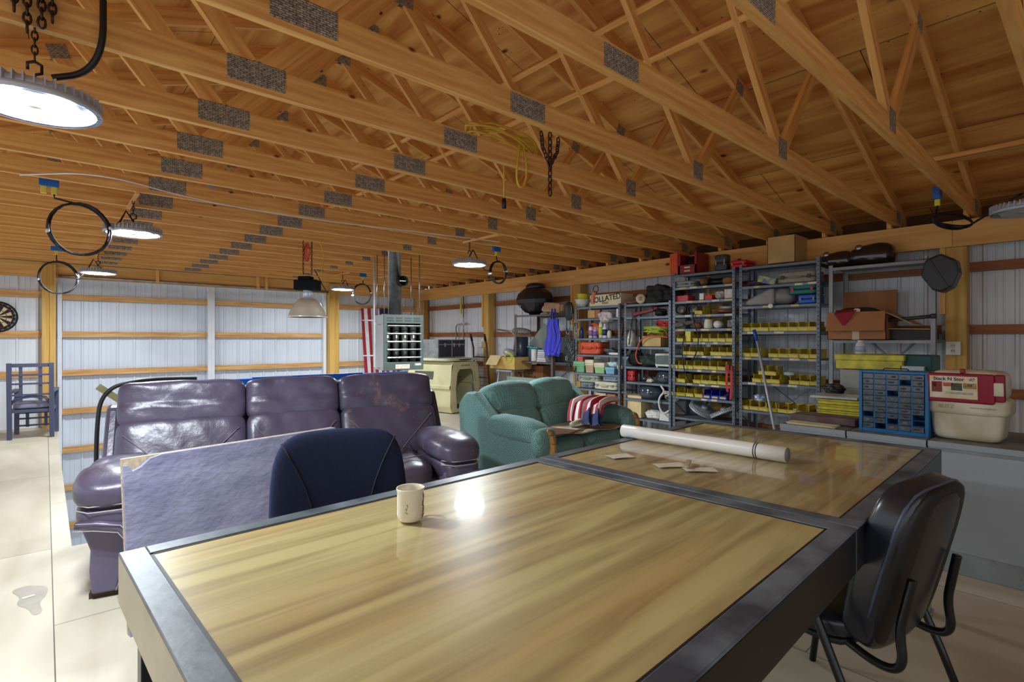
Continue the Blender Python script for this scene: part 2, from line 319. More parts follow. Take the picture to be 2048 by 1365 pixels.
# sliding doors: white stiles, ribbed sheet and timber girts, running below floor level
for n, (x0, x1) in enumerate(((.14, 2.27), (2.27, 4.40))):
    b = MB(); ribbed(b, (x0-(.4 if n == 0 else 0), YB+.1, 0), (x1+(.3 if n else 0), YB+.1, 0), -2.6, 2.36, (0, -1, 0)); dr = struct(b.build('door_%d' % (n+1), metal_sheet('door_sheet', rgb(216, 224, 236)), solid=.002))
    for z in (2.02, 1.43, .82, .21, -.4, -1.0, -1.6, -2.3):
        b = MB(); b.bb((x0+.05, YB+.0, z-.045), (x1-.05, YB+.05, z+.045)); b.build('girt', GIRT, dr)
    for x in ((x0, x0+.055), (x1-.055, x1)):
        b = MB(); b.bb((x[0], YB-.05, -2.6), (x[1], YB+.06, 2.3)); b.build('stile', STILE, dr, bevel=.004)
# ---------------- roof trusses ----------------
XA = 2.22; ZC = 2.53
def truss():
    t = thing('roof_truss', 'x', 'truss', (0, 0, 0))
    W_, H_ = .038, .125
    b = MB(); b.bar((-2.5, 0, ZC+.0625), (6.75, 0, ZC+.0625), W_, H_); b.build('bottom_chord', TIM, t)
    for s in (1, -1):
        b = MB(); xe = XA+s*4.9; b.bar((XA, 0, roofz(XA)+.0625*sl), (xe, 0, roofz(XA)-.34*4.9+.0625*sl), W_-.0008, H_); b.build('top_chord', TIM, t)
        nb, nt = XA+s*1.47, XA+s*2.15
        b = MB(); b.bar((nb-s*.04, 0, ZC+.12), (XA+s*.05, 0, roofz(XA)+.01), W_-.0016, .088); b.build('web', TIM, t)
        b = MB(); b.bar((nb+s*.04, 0, ZC+.12), (nt, 0, roofz(nt)+.02), W_-.0016, .088); b.build('web', TIM, t)
    def plate(x, z, w, h, ry=0):
        b = MB()
        for sd in (-1, 1): b.box((x, sd*.0205, z), (w, .0022, h), (0, ry, 0))
        b.build('gusset_plate', PLATE, t)
    plate(3.69, ZC+.1, .13, .13); plate(.75, ZC+.08, .26, .11); plate(1.93, ZC+.062, .25, .105)
    plate(XA, roofz(XA)+.05, .2, .16); plate(XA+2.15, roofz(XA+2.15)+.04, .12, .1, math.atan(.34)); plate(XA-2.15, roofz(XA-2.15)+.04, .12, .1, -math.atan(.34)); plate(6.62, ZC+.09, .15, .12)
    return t
t0 = truss(); ks = list(range(-2, 17))
vis = [k for k in ks if k >= -1]
for k in ks:
    t = t0 if k == ks[0] else copy_tree(t0)
    t.location = (0, .85+.61*k, 0); t['group'] = 'roof trusses across the building'
    i = k+1
    t['label'] = ('nearest nail-plated timber roof truss, cutting the upper right corner' if i == 0 else 'timber roof truss just behind the camera' if i < 0 else
                  'last timber roof truss, closest to the back wall header' if k == 16 else '%s timber roof truss counted from the nearest toward the back wall' % ORD[i])
for k in range(-1, 17):   # short blocks nailed beside the truss ends
    b = MB(); Y = .85+.61*k+.045; b.bb((XR-.3, Y-.02, 2.5), (XR-.22, Y+.02, 2.66)); b.build('truss_block', TIM, wr)
def brace(pts, lab, w=.038, h=.089, up=(0, 0, 1)):
    b = MB(); b.bar(*pts, w, h, up); tag(b.build('brace_board', TIM), lab, 'board')
brace(((3.16-.07, -.5, 3.31-.04), (3.16-.07, 8.5, 3.31-.04)), 'long timber lateral brace on the right webs, lower of the two', up=(.7, 0, .7))
brace(((2.93, -.5, 3.53), (2.93, 6.5, 3.53)), 'long timber lateral brace on the right webs, upper of the two', up=(.7, 0, .7))
brace(((5.0, -.3, 2.69), (5.0, .9, 2.69)), 'short flat board on the chords above the unlit lamp', .14, .03)
# ---------------- steel framed tables ----------------
TR = math.radians(2.4); TZ = .812
def table(cx, cy, label, leftskirt, lenx=1.565):
    t = thing('steel_framed_table', label, 'table', (cx, cy, 0), TR, 'steel framed tables'); LY = 1.265; fw = .058
    b = MB(); b.bb((fw, -LY+fw, TZ-.03), (lenx-fw, -fw, TZ-.004)); b.build('tabletop', TABLE, t)
    for nm, lo, hi in (('l', (0, -LY), (fw, 0)), ('r', (lenx-fw, -LY), (lenx, 0)), ('f', (fw, -fw), (lenx-fw, 0)), ('n', (fw, -LY), (lenx-fw, -LY+fw))):
        b = MB(); b.bb((lo[0], lo[1], TZ-.008), (hi[0], hi[1], TZ)); b.build('frame_rail', STEELF, t, bevel=.0025)
    for lo, hi, m in (((0, -LY, TZ-.13), (.006, 0, TZ-.008), BEIGE if leftskirt else DARKST), ((lenx-.006, -LY, TZ-.13), (lenx, 0, TZ-.008), GREYST), ((.006, -LY, TZ-.13), (lenx-.006, -LY+.006, TZ-.008), DARKST), ((.006, -.006, TZ-.13), (lenx-.006, 0, TZ-.008), DARKST)):
        b = MB(); b.bb(lo, hi); b.build('apron', m, t, bevel=.002)
    b = MB()
    for lo, hi in (((fw, -LY+fw, 0), (fw+.007, -fw, 0)), ((lenx-fw-.007, -LY+fw, 0), (lenx-fw, -fw, 0)), ((fw, -LY+fw, 0), (lenx-fw, -LY+fw+.007, 0)), ((fw, -fw-.007, 0), (lenx-fw, -fw, 0))): b.bb((lo[0], lo[1], TZ-.006), (hi[0], hi[1], TZ-.0025))
    b.build('edge_seal', mat('dark_rubber_seal', rgb(34, 34, 36), .5), t)
    for x in (.06, lenx-.06):
        for y in (-LY+.06, -.06):
            if y < -.5 and x > .1 and leftskirt: continue
            if y < -.5 and x < .1 and not leftskirt: y = -.75
            b = MB(); b.box((x, y, (TZ-.13)/2+.005), (.05, .05, TZ-.14)); b.box((x, y, .012), (.07, .07, .016)); b.build('leg', DARKST if x < .1 else GALV, t, bevel=.003)
    return t
tA = table(.14, 1.68, 'nearest steel framed wood grain table, with the white mug on it', True)
cA = (1.575*math.cos(TR), 1.575*math.sin(TR))
tB = table(.14+cA[0], 1.68+cA[1], 'farther steel framed wood grain table, with the long white tube on it', False)
def mug():
    x, y = on_z(821, 1040, TZ); t = thing('coffee_mug', 'small white mug with brown floral sprig on the near table', 'mug', (x, y, TZ), 0)
    E_ = mat('glazed_ceramic', rgb(238, 232, 214), .12, 0, .02, coat=.5)
    b = MB(); b.lathe([(.0, 0), (.031, 0), (.0385, .006), (.0405, .02), (.0405, .088), (.043, .096), (.0415, .099), (.0385, .096), (.037, .088), (.037, .012), (.0, .006)], n=36); b.build('cup', E_, t)
    # handle to the back right
    a = math.radians(38); dx, dy = math.cos(a), math.sin(a); pts = []
    for k in range(13):
        q = math.pi*k/12; r = .039+.026*math.sin(q); pts.append((r*dx, r*dy, .05+.028*math.cos(q)))
    b = MB(); b.tube(pts, .0055, 10); b.build('handle', E_, t)
    G = mat('brown_floral_print', rgb(120, 76, 44), .5); G2 = mat('green_leaf_print', rgb(84, 96, 52), .5)
    b = MB(); A0 = math.radians(-85+8)
    def dot(da, z, w, h, m):
        A = A0+da; R = .0412; c = Vector((R*math.cos(A), R*math.sin(A), z)); tt = Vector((-math.sin(A), math.cos(A), 0)); vs = [c-tt*w, c-Vector((0, 0, h)), c+tt*w, c+Vector((0, 0, h))]; b.add(vs, [(0, 1, 2, 3)], None, m)
    for k in range(34):
        z = .016+.066*k/34; w = .6*(1-k/36); dot(.45+random.uniform(-w, w)*.6, z, .0024+.002*random.random(), .0036, 0 if random.random() < .6 else 1)
    for k in range(9): dot(-1.05+random.uniform(-.08, .08), .03+.03*random.random(), .0014, .002, 0)
    b.build('floral_print', [G, G2], t)
mug()
def tube_roll():
    p0 = Vector((*on_z(1247, 858, TZ+.045), TZ+.045)); p1 = Vector((*on_z(1574, 906, TZ+.045), TZ+.045)); d = (p1-p0).normalized()
    R = .034; t = thing('mailing_tube', 'long white cardboard tube lying across the farther table', 'tube', (p0.x, p0.y, TZ)); q = Vector((0, 0, R+.001)); L = (p1-p0).length
    Wt = mat('white_tube_paper', rgb(240, 240, 236), .35, 0, .03)
    b = MB(); b.tube([q, q+d*L*.2, q+d*L*.82, q+d*L*.82+d*.0001, q+d*L], R, 28); b.build('tube_body', Wt, t)
    for f in (.84, .852): b = MB(); b.tube([q+d*L*f, q+d*(L*f+.004)], R+.0012, 28); b.build('black_ring', BLACK, t)
    b = MB(); b.tube([q+d*(L-.001), q+d*(L+.003)], R*.93, 28); b.build('end_cap', mat('grey_cap', rgb(150, 150, 148), .6), t)
tube_roll()
def paper(name, px, size, rz, lab, cat='paper', fold=True, z=TZ, m=PAPER, group=None):
    x, y = on_z(*px, z); w, h = size
    def f(u, v):
        a = (u-.5)*w; c = (v-.5)*h; return (a, c, .002+.0012*math.sin(5*u+3*v))
    b = MB(); b.grid(f, 8, 6, smooth=False); o = b.build(name, m, None, solid=.0012, loc=(x, y, z+.001)); o.rotation_euler = (0, 0, rz); return tag(o, lab, cat, group)
paper('napkin', (1240, 914), (.115, .075), -.35, 'white folded napkin alone on the table by the frame joint')
paper('napkin', (1340, 932), (.13, .07), -.55, 'left half of the pair of white papers pinned by a twig')
paper('napkin', (1400, 941), (.13, .065), -.75, 'right half of the pair of white papers pinned by a twig')
x, y = on_z(1372, 934, TZ); b = MB(); b.bar((x-.05, y-.03, TZ+.014), (x+.06, y+.02, TZ+.014), .018, .008); tag(b.build('paper_strip', mat('tan_paper', rgb(190, 180, 150), .8)), 'tan strip of folded paper bridging the two white papers', 'paper')
# ---------------- seating ----------------
LEA = mat('plum_brown_leather', rgb(92, 86, 112), .32, 0, .25, 3, .25, 22, spec=.65, col2=rgb(70, 64, 84))
def worn(name, base, wearc, amt=.52, sc=5, rough=.35):
    m = mat(name, base, rough, 0, .2, 3, .12, 26, spec=.5); N = m.node_tree.nodes; L = m.node_tree.links; b = N['Principled BSDF']; src = b.inputs['Base Color'].links[0].from_socket
    tc = N.new('ShaderNodeTexCoord'); no = N.new('ShaderNodeTexNoise'); no.inputs['Scale'].default_value = sc; no.inputs['Detail'].default_value = 9; no.inputs['Roughness'].default_value = .75; L.new(tc.outputs['Object'], no.inputs['Vector'])
    r = N.new('ShaderNodeValToRGB'); r.color_ramp.elements[0].position = amt; r.color_ramp.elements[1].position = amt+.08; L.new(no.outputs[0], r.inputs[0])
    mx = N.new('ShaderNodeMixRGB'); L.new(r.outputs[0], mx.inputs[0]); L.new(src, mx.inputs[1]); mx.inputs[2].default_value = (*wearc, 1); L.new(mx.outputs[0], b.inputs['Base Color']); return m
LEAW = worn('worn_leather', rgb(92, 84, 104), rgb(158, 122, 100), .54, 5)
LEAW2 = worn('lightly_worn_leather', rgb(90, 84, 108), rgb(146, 112, 98), .56, 5)
STITCH = mat('pale_stitching', rgb(190, 184, 190), .6)
def wrinkle(p, s, f=3, ph=0):
    x, y, z = p; w = s*(math.sin(f*4*x+3*z+ph)*.5+math.sin(f*7*x-5*z+1.7*ph)*.3+math.sin(9*z+f*x*3+ph)*.2); return w
def sofa():
    t = thing('leather_sofa', 'three seat plum leather recliner sofa with overstuffed arms behind the table', 'sofa', (.12, 3.48, 0), math.radians(-12)); L = 2.3
    b = MB(); b.bb((.1, .12, .05), (L-.1, 1.02, .36)); b.build('base', LEA, t, bevel=.03)
    edges = ((.06, .805), (.815, 1.455), (1.465, 2.22))
    rec = -.38
    for i, (x0, x1) in enumerate(edges):
        cx, w = (x0+x1)/2, x1-x0; m = (LEA, LEA, LEAW2)[i]
        def fn(q, i=i): return (q[0], q[1]+wrinkle(q, .06, 2, i*2+1)*max(0, -q[1])-(.1 if q[2] < 0 else 0), q[2]*(1-.03*q[0]**2)+wrinkle(q, .025, 2, i))
        b = MB(); b.puff((cx, .92, .905), (w+.01, .24, .315), 16, 7, (rec*.55, 0, 0), 0, fn); hd = b.build('headrest_cushion', m, t)
        b = MB(); b.tube([(cx-w/2+.03, .815, .765), (cx, .79, .752), (cx+w/2-.03, .815, .765)], .005, 6); b.build('piping', STITCH if 0 else LEA, hd)
        def fn2(q, i=i): return (q[0], q[1]+wrinkle(q, .05, 3, i*3)*max(0, -q[1])-.06*abs(abs(q[0])-.0)*0, q[2])
        b = MB(); b.puff((cx, .80, .60), (w+.01, .25, .42), 16, 8, (rec, 0, 0), 0, fn2); lb = b.build('lower_back_cushion', m if i < 2 else LEAW2, t)
        for s in (-1, 1):   # diagonal seams
            b = MB(); pts = []
            for k in range(9):
                u = k/8; zz = .745-.26*u; pts.append((cx+s*(w/2-.04)*(1-u*.85), .795+(zz-.60)*.38-.134, zz))
            b.tube(pts, .003, 6); b.build('diagonal_seam', mat('seam_leather', rgb(138, 130, 150), .35), lb)
        ms = (LEA, LEA, LEAW)[i]; y0 = .05
        b = MB(); b.puff((cx if i == 1 else cx+(.13 if i == 0 else -.13)*.9, .38, .40), (w if i == 1 else w-.24, .72, .2), 12, 4, (.04, 0, 0), 0, lambda q: (q[0], q[1], q[2]+.15*(1-q[0]**2)*(1 if q[2] > 0 else 0)+wrinkle((q[0], 0, q[1]), .05, 2))); sc = b.build('seat_cushion', ms, t)
        if i == 2:
            for pa, pb in (((1.66, .1, .525), (1.95, .62, .535)), ((1.62, .12, .522), (1.93, .2, .52))): b = MB(); b.tube([pa, pb], .004, 6); b.build('seat_seam', mat('seam_leather', rgb(96, 88, 100)), sc)
    # side wings of the back
    for s, x in ((-1, .02), (1, L-.02)):
        b = MB(); M = [(.60, .34), (.72, .42), (.98, .90), (1.06, .92), (1.10, .86), (1.02, .06), (.60, .06)]
        b.prism(M, .085, Matrix(((0, 0, 1, x-.042), (1, 0, 0, 0), (0, 1, 0, 0), (0, 0, 0, 1)))); b.build('side_wing', LEA, t, bevel=.028)
    b = MB(); b.bb((.08, .98, .1), (L-.08, 1.1, .85)); b.build('back_panel', LEA, t, bevel=.03)
    for s, x in ((-1, .13), (1, L-.15)):
        def top(q): return (q[0]*(1+.08*(q[1] < 0)), q[1], q[2]+.22*(1-q[0]**2)*(q[2] > 0)-.38*max(0, -q[1])**3+wrinkle((q[1], 0, q[0]), .07, 2, s))
        b = MB(); b.puff((x, .33, .56), (.335, .72, .17), 14, 3.2, None, 0, top); ap = b.build('arm_pad', LEA if s < 0 else LEAW2, t)
        for dz, off in ((.0, 0), (-.028, .006)):
            b = MB(); b.tube([(x-.15, .02+.03, .50+dz), (x-.08, -.022-off, .497+dz), (x+.08, -.022-off, .497+dz), (x+.15, .05, .50+dz)], .003, 6); b.build('stitch_line', STITCH, ap)
        # body of the arm with flared upper roll and the narrower foot
        b = MB(); b.puff((x+.005*s, .33, .425), (.31, .70, .15), 12, 4, None, 0); b.build('arm_roll', LEA, t)
        sh = [(-.125, .42), (.13, .42), (.135, .34), (.13, .1), (.115, .03), (-.075, .03), (-.085, .15), (-.08, .26), (-.115, .37)]
        if s > 0: sh = [(-a, c) for a, c in sh][::-1]
        b = MB(); b.prism([(x+a, c) for a, c in sh], .62, Matrix(((1, 0, 0, 0), (0, 0, -1, .64), (0, 1, 0, 0), (0, 0, 0, 1)))); ab = b.build('arm_panel', mat('smooth_plum_vinyl', rgb(104, 96, 124), .45, 0, .05), t, bevel=.012)
        # welt that sweeps round the inner edge of the arm front
        k = 1 if s < 0 else -1
        pts = [(x-k*.135, .0, .405), (x-k*.05, -.018, .40), (x+k*.05, -.018, .375), (x+k*.088, -.018, .32), (x+k*.10, -.018, .24), (x+k*.085, -.018, .16), (x+k*.055, -.018, .06)]
        b = MB(); b.tube(pts, [.02, .026, .03, .034, .036, .034, .024], 10); b.build('arm_welt', LEA, t)
        for q in (-.018, .018):
            b = MB(); b.tube([(p[0]+k*q*(1 if i > 2 else .3), p[1]-.028-.004, p[2]+(q if i <= 2 else 0)) for i, p in enumerate(pts)], .0022, 5); b.build('stitch_line', STITCH, ab)
        b = MB(); b.bb((x-.09, .05, 0), (x+.11, .6, .03)); b.build('foot_block', mat('dark_wood_block', rgb(70, 48, 38), .7), t)
    return t
sofa()
def loveseat():
    F = mat('green_chenille', rgb(86, 128, 126), .95, 0, .0, 3, spec=.15)
    N = F.node_tree.nodes; Lk = F.node_tree.links; bs = N['Principled BSDF']
    tc = N.new('ShaderNodeTexCoord'); mp = N.new('ShaderNodeMapping'); mp.inputs['Rotation'].default_value = (.785, .6, .785); Lk.new(tc.outputs['Object'], mp.inputs[0]); ch = N.new('ShaderNodeTexVoronoi'); ch.inputs['Scale'].default_value = 75; ch.inputs['Randomness'].default_value = .15; Lk.new(mp.outputs[0], ch.inputs['Vector'])
    rp = N.new('ShaderNodeValToRGB'); rp.color_ramp.elements[0].position = .15; rp.color_ramp.elements[1].position = .55; rp.color_ramp.elements[0].color = (*rgb(54, 92, 96), 1); rp.color_ramp.elements[1].color = (*rgb(128, 170, 166), 1); Lk.new(ch.outputs['Distance'], rp.inputs[0]); Lk.new(rp.outputs[0], bs.inputs['Base Color'])
    bs.inputs['Sheen Weight'].default_value = .25; bs.inputs['Sheen Roughness'].default_value = .4
    OAK = wood('oak_trim', rgb(206, 160, 96), rgb(160, 108, 56), rgb(110, 70, 40), sx=2, sy=14, knots=.5)
    t = thing('green_loveseat', 'green patterned two seat loveseat with wooden arm fronts, beside the shelving', 'sofa', (3.02, 3.10, 0), math.radians(5)); L = 1.6
    b = MB(); b.bb((.08, .06, .06), (L-.08, .92, .34)); b.build('base', F, t, bevel=.03)
    for i, (x0, x1) in enumerate(((.17, .80), (.80, 1.43))):
        cx, w = (x0+x1)/2, x1-x0
        b = MB(); b.puff((cx, .80, .76), (w+.05, .30, .36), 14, 3.2, (-.3, 0, 0), 0, lambda q: (q[0], q[1]+wrinkle(q, .06, 2, i*2)*max(0, -q[1]), q[2]+wrinkle(q, .03, 2, i))); b.build('upper_back_cushion', F, t)
        b = MB(); b.puff((cx, .70, .52), (w, .26, .34), 12, 3.5, (-.3, 0, 0), 0, lambda q: (q[0], q[1]+wrinkle(q, .04, 2, i)*max(0, -q[1]), q[2])); b.build('lower_back_cushion', F, t)
        b = MB(); b.puff((cx, .36, .38), (w, .66, .19), 12, 4, (.03, 0, 0), 0, lambda q: (q[0], q[1], q[2]+.12*(1-q[0]**2)*(q[2] > 0))); b.build('seat_cushion', F, t)
    for s in (-1, 1):
        x = .115 if s < 0 else L-.115
        # sloping outer side up to the back corner
        b = MB(); P = [(.03, .03), (.98, .03), (1.03, .74), (.93, .86), (.80, .86), (.52, .64), (.03, .5)]
        b.prism(P, .14, Matrix(((0, 0, 1, x-.07-s*(-.03)*1), (1, 0, 0, 0), (0, 1, 0, 0), (0, 0, 0, 1)))); b.build('side_panel', F, t, bevel=.05)
        b = MB(); b.puff((x, .33, .575), (.27, .70, .20), 12, 3, (.05, 0, 0), 0, lambda q: (q[0], q[1], q[2]-.5*max(0, -q[1])**4+wrinkle((q[1], 0, q[0]), .05, 2, 1))); b.build('arm_pad', F, t)
        b = MB(); b.puff((x, .03, .49), (.26, .13, .24), 8, 3); b.build('arm_roll_front', F, t)
        pts = [(x+.03, -.035, .02), (x+.03, -.04, .3), (x+.03, -.045, .48), (x+.02, -.03, .55), (x-.01, .0, .585)]
        for dx, w in ((0, .05),):
            b = MB()
            for a, c in zip(pts, pts[1:]): b.bar(a, c, .06, .04, (1, 0, 0))
            w_ = b.build('wooden_arm_front', OAK, t, bevel=.01)
    b = MB(); b.bb((.08, .9, .06), (L-.08, 1.0, .74)); b.build('back_panel', F, t, bevel=.05)
    for i in range(2):
        pass
    return t
lv = loveseat()
# worn tan throw on its seat, a roll of paper and a flag over the right arm
TAN = mat('tan_seat_throw', rgb(196, 184, 160), .9, 0, .2, 8); BRN = mat('brown_seat_cloth', rgb(110, 70, 46), .9, 0, .2, 6)
Rl = Matrix.Translation((3.02, 3.10, 0)) @ Matrix.Rotation(math.radians(5), 4, 'Z')
def sheet(name, fn, nu, nv, m, lab, cat, M=Rl, solid=.004):
    b = MB(); b.M = M; b.grid(fn, nu, nv); return tag(b.build(name, m, None, solid=solid), lab, cat)
sheet('seat_throw', lambda u, v: (.26+1.05*u, .0+.5*v, .506+.02*math.sin(3*u+2)+.008*math.sin(13*u+6*v)), 22, 12, TAN, 'tan blanket spread on the green loveseat seat', 'blanket')
sheet('brown_cloth', lambda u, v: (.245+.36*u-.08*v, -.02+.30*v, .532+.006*math.sin(9*u)), 10, 8, BRN, 'brown cloth at the left front of the loveseat seat', 'cloth')
b = MB(); b.M = Rl; b.tube([(.62, .12, .57), (.86, .2, .57)], .022, 10); tag(b.build('paper_roll', PAPER), 'small white paper roll lying on the loveseat seat', 'paper')
def flag_mat():
    m = bpy.data.materials.new('striped_flag_cloth'); m.use_nodes = True; N = m.node_tree.nodes; L = m.node_tree.links; b = N['Principled BSDF']; b.inputs['Roughness'].default_value = .85
    uv = N.new('ShaderNodeUVMap'); sx = N.new('ShaderNodeSeparateXYZ'); L.new(uv.outputs[0], sx.inputs[0])
    def M_(op, a, c):
        n = N.new('ShaderNodeMath'); n.operation = op
        for i, q in enumerate((a, c)):
            if isinstance(q, (int, float)): n.inputs[i].default_value = q
            else: L.new(q, n.inputs[i])
        return n.outputs[0]
    fr = M_('FRACT', M_('MULTIPLY', sx.outputs[0], 6.5), 0); st = M_('LESS_THAN', fr, .5)
    mx = N.new('ShaderNodeMixRGB'); L.new(st, mx.inputs[0]); mx.inputs[1].default_value = (*rgb(232, 226, 224), 1); mx.inputs[2].default_value = (*rgb(168, 36, 62), 1)
    cn = M_('MULTIPLY', M_('GREATER_THAN', sx.outputs[0], 6/13), M_('GREATER_THAN', sx.outputs[1], .6))
    m2 = N.new('ShaderNodeMixRGB'); L.new(cn, m2.inputs[0]); L.new(mx.outputs[0], m2.inputs[1]); m2.inputs[2].default_value = (*rgb(36, 50, 96), 1); L.new(m2.outputs[0], b.inputs['Base Color']); return m
FLAG = flag_mat()
def drape(u, v):   # hangs over the inner side of the right arm, gathered
    a = v*1.0; u = u*1.0; fold = .03*math.sin(u*24)+.012*math.sin(u*51+2)
    if a < .45: y = .60-(a/.45)*.06-.42*u; x = 1.50-.42*(a/.45); z = .72+.03*math.sin(6*a)+fold*.8-.02*(a/.45)
    else: k = (a-.45)/.55; x = 1.08-.10*k-.12*math.sin(k*1.5); y = .54-.42*u-.14*k; z = .70-.20*k+fold
    return (x+fold*.3, y-.05, max(z, .515+fold*.4+.03))
b = MB(); b.M = Rl; b.grid(lambda u, v: drape(u, v), 50, 30); tag(b.build('draped_flag', FLAG, None, solid=.003), 'red and white striped flag crumpled over the loveseat right arm', 'flag')
def smooth(P, n=3):
    P = [Vector(p) for p in P]
    for _ in range(n): P = [P[0]]+[q for a, c in zip(P, P[1:]) for q in (a*.75+c*.25, a*.25+c*.75)]+[P[-1]]
    return P
def stack_chair(name, label, loc, rz, PAD, shell, arms=True, bw=.46, bh=.50, zc=.66, tall=1.0, seam=None, th=.085):
    t = thing(name, label, 'chair', loc, rz)
    def bf(q): s = 1-.10*max(0, q[2])**2-.04*max(0, -q[2])**2; return (q[0]*s, q[1]+.35*q[0]**2-.15, q[2]-.05*q[0]**2*(q[2] > 0))
    b = MB(); b.puff((0, -.235, zc), (bw, th, bh), 16, 6, (.24, 0, 0), 0, bf); bk = b.build('backrest', PAD, t)
    b = MB(); b.puff((0, -.27, zc), (bw*.97, .05, bh*.97), 10, 5, (.24, 0, 0), 0, bf); b.build('back_shell', shell, t)
    if seam:
        for s in (-1, 1):
            b = MB(); pts = []
            for k in range(9):
                u = k/8; lx = s*(bw*.42-.12*math.sin(u*2.2)); lz = bh*(.42-.80*u)
                q = Vector((lx, (.86+.35*(lx/(bw/2))**2)*th/2, lz)); q = Euler((.24, 0, 0)).to_matrix()@q; pts.append((q.x, q.y-.235, q.z+zc))
            b.tube(pts, .004, 5); b.build('seam', seam, bk)
        b = MB(); q = [Euler((.24, 0, 0)).to_matrix()@Vector((k*bw*.22, .86*th/2, -.08)) for k in (-1, 1)]; b.tube([(p.x, p.y-.235, p.z+zc) for p in q], .0028, 5); b.build('seam', seam, bk)
    def rim():
        b = MB(); pts = []
        R = Euler((.24, 0, 0)).to_matrix()
        for k in range(25):
            A = math.pi*(-.15+1.3*k/24); e = 4.5; cx, cz = math.cos(A), math.sin(A); e = 6; l = (abs(cx)**e+abs(cz)**e)**(1/e); qx, qz = cx/l, cz/l; qq = bf((qx, -.55, qz)); p = R@Vector((qq[0]*bw/2, qq[1]*.0425-.004, qq[2]*bh/2)); pts.append((p.x, p.y-.235, p.z+zc))
        b.tube(pts, .0042, 6); b.build('piping', mat(name+'_piping', rgb(70, 84, 112), .35), bk)
    rim()
    b = MB(); b.puff((0, .05, .45), (.48, .46, .085), 12, 4.5, None, 0, lambda q: (q[0], q[1], q[2]-.35*max(0, q[1])**4)); b.build('seat', PAD, t)
    b = MB(); b.puff((0, .05, .405), (.45, .42, .03), 8, 6); b.build('seat_shell', shell, t)
    K = DARKST if not arms else mat('gloss_black_tube', rgb(22, 22, 26), .22, 0, .05)
    for s in (-1, 1):
        x = s*.265
        if arms:
            b = MB(); x = s*.31; b.puff((x, .04, .63), (.055, .27, .03), 8, 4); b.build('armrest', BLACK, t)
            b = MB(); b.tube([(x, .22, .0), (x, .17, .40), (x, .13, .62)], .013, 10); b.build('front_leg', K, t)
            b = MB(); b.tube([(x, -.33, .0), (x, -.22, .28), (x, -.10, .55), (x, -.08, .62)], .013, 10); b.build('rear_leg', K, t)
            b = MB(); b.tube(smooth([(s*.17, -.12, .41), (s*.18, -.24, .375), (s*.18, -.30, .40), (s*.175, -.285, .50), (s*.17, -.30, .58), (s*.165, -.315, .66)]), .013, 10); b.build('back_support', K, t)
        else:
            b = MB(); b.tube([(x-s*.03, .24, 0), (x-s*.04, .17, .4)], .013, 10); b.build('front_leg', K, t)
            b = MB(); b.tube([(x-s*.03, -.26, 0), (x-s*.04, -.15, .4)], .013, 10); b.build('rear_leg', K, t)
            b = MB(); b.tube([(s*.17, -.12, .40), (s*.17, -.24, .46), (s*.17, -.30, .66)], .013, 10); b.build('back_support', K, t)
    return t
BVIN = mat('black_vinyl', rgb(30, 36, 48), .26, 0, .1, 4, .03, 30, spec=.7)
stack_chair('armchair', 'black vinyl office armchair with tube frame at the table right side', (2.09, .66, 0), math.radians(-9), BVIN, mat('black_shell', rgb(20, 20, 24), .5), bw=.44, bh=.54, zc=.665, th=.115)
NAVY = mat('navy_fabric', rgb(40, 48, 76), .85, 0, .08, 60, .1, 300, spec=.2)
stack_chair('task_chair', 'navy fabric chair with curved seams behind the near table, beside the mug', (.83, 1.85, 0), math.radians(162), NAVY, mat('grey_shell', rgb(120, 126, 150), .45), arms=False, bw=.53, bh=.60, zc=.69, seam=mat('navy_seam', rgb(18, 22, 40), .8))
# slate coloured board leaning on the sofa front
def board():
    t = thing('slate_look_board', 'large grey violet textured board with a chipped corner leaning before the sofa', 'board', (.286, 2.966, 0), math.radians(10.9))
    m = mat('violet_slate_laminate', rgb(160, 162, 192), .6, 0, .18, 5, .5, 22, col2=rgb(134, 136, 168), stretch=(1, 1, 1.6))
    b = MB(); L, Hh = 1.13, .80; off = .10
    P = [(0, 0), (L, 0), (L, Hh), (.16, Hh), (.11, Hh-.012), (.07, Hh-.045), (.035, Hh-.06), (.02, Hh-.03), (0, Hh-.028)]
    M = Matrix(((1, 0, 0, 0), (0, math.sin(.12), -1, 0), (0, math.cos(.12), 0, 0), (0, 0, 0, 1)))
    b.prism(P, .02, M); b.build('laminate_face', m, t)
    M2 = M.copy(); M2[1][3] = .0245
    b = MB(); b.prism([(0, 0), (L, 0), (L, Hh), (0, Hh)], .02, M2); b.build('core_board', mat('pale_chipboard', rgb(206, 190, 160), .8, 0, .2, 60), t)
board()
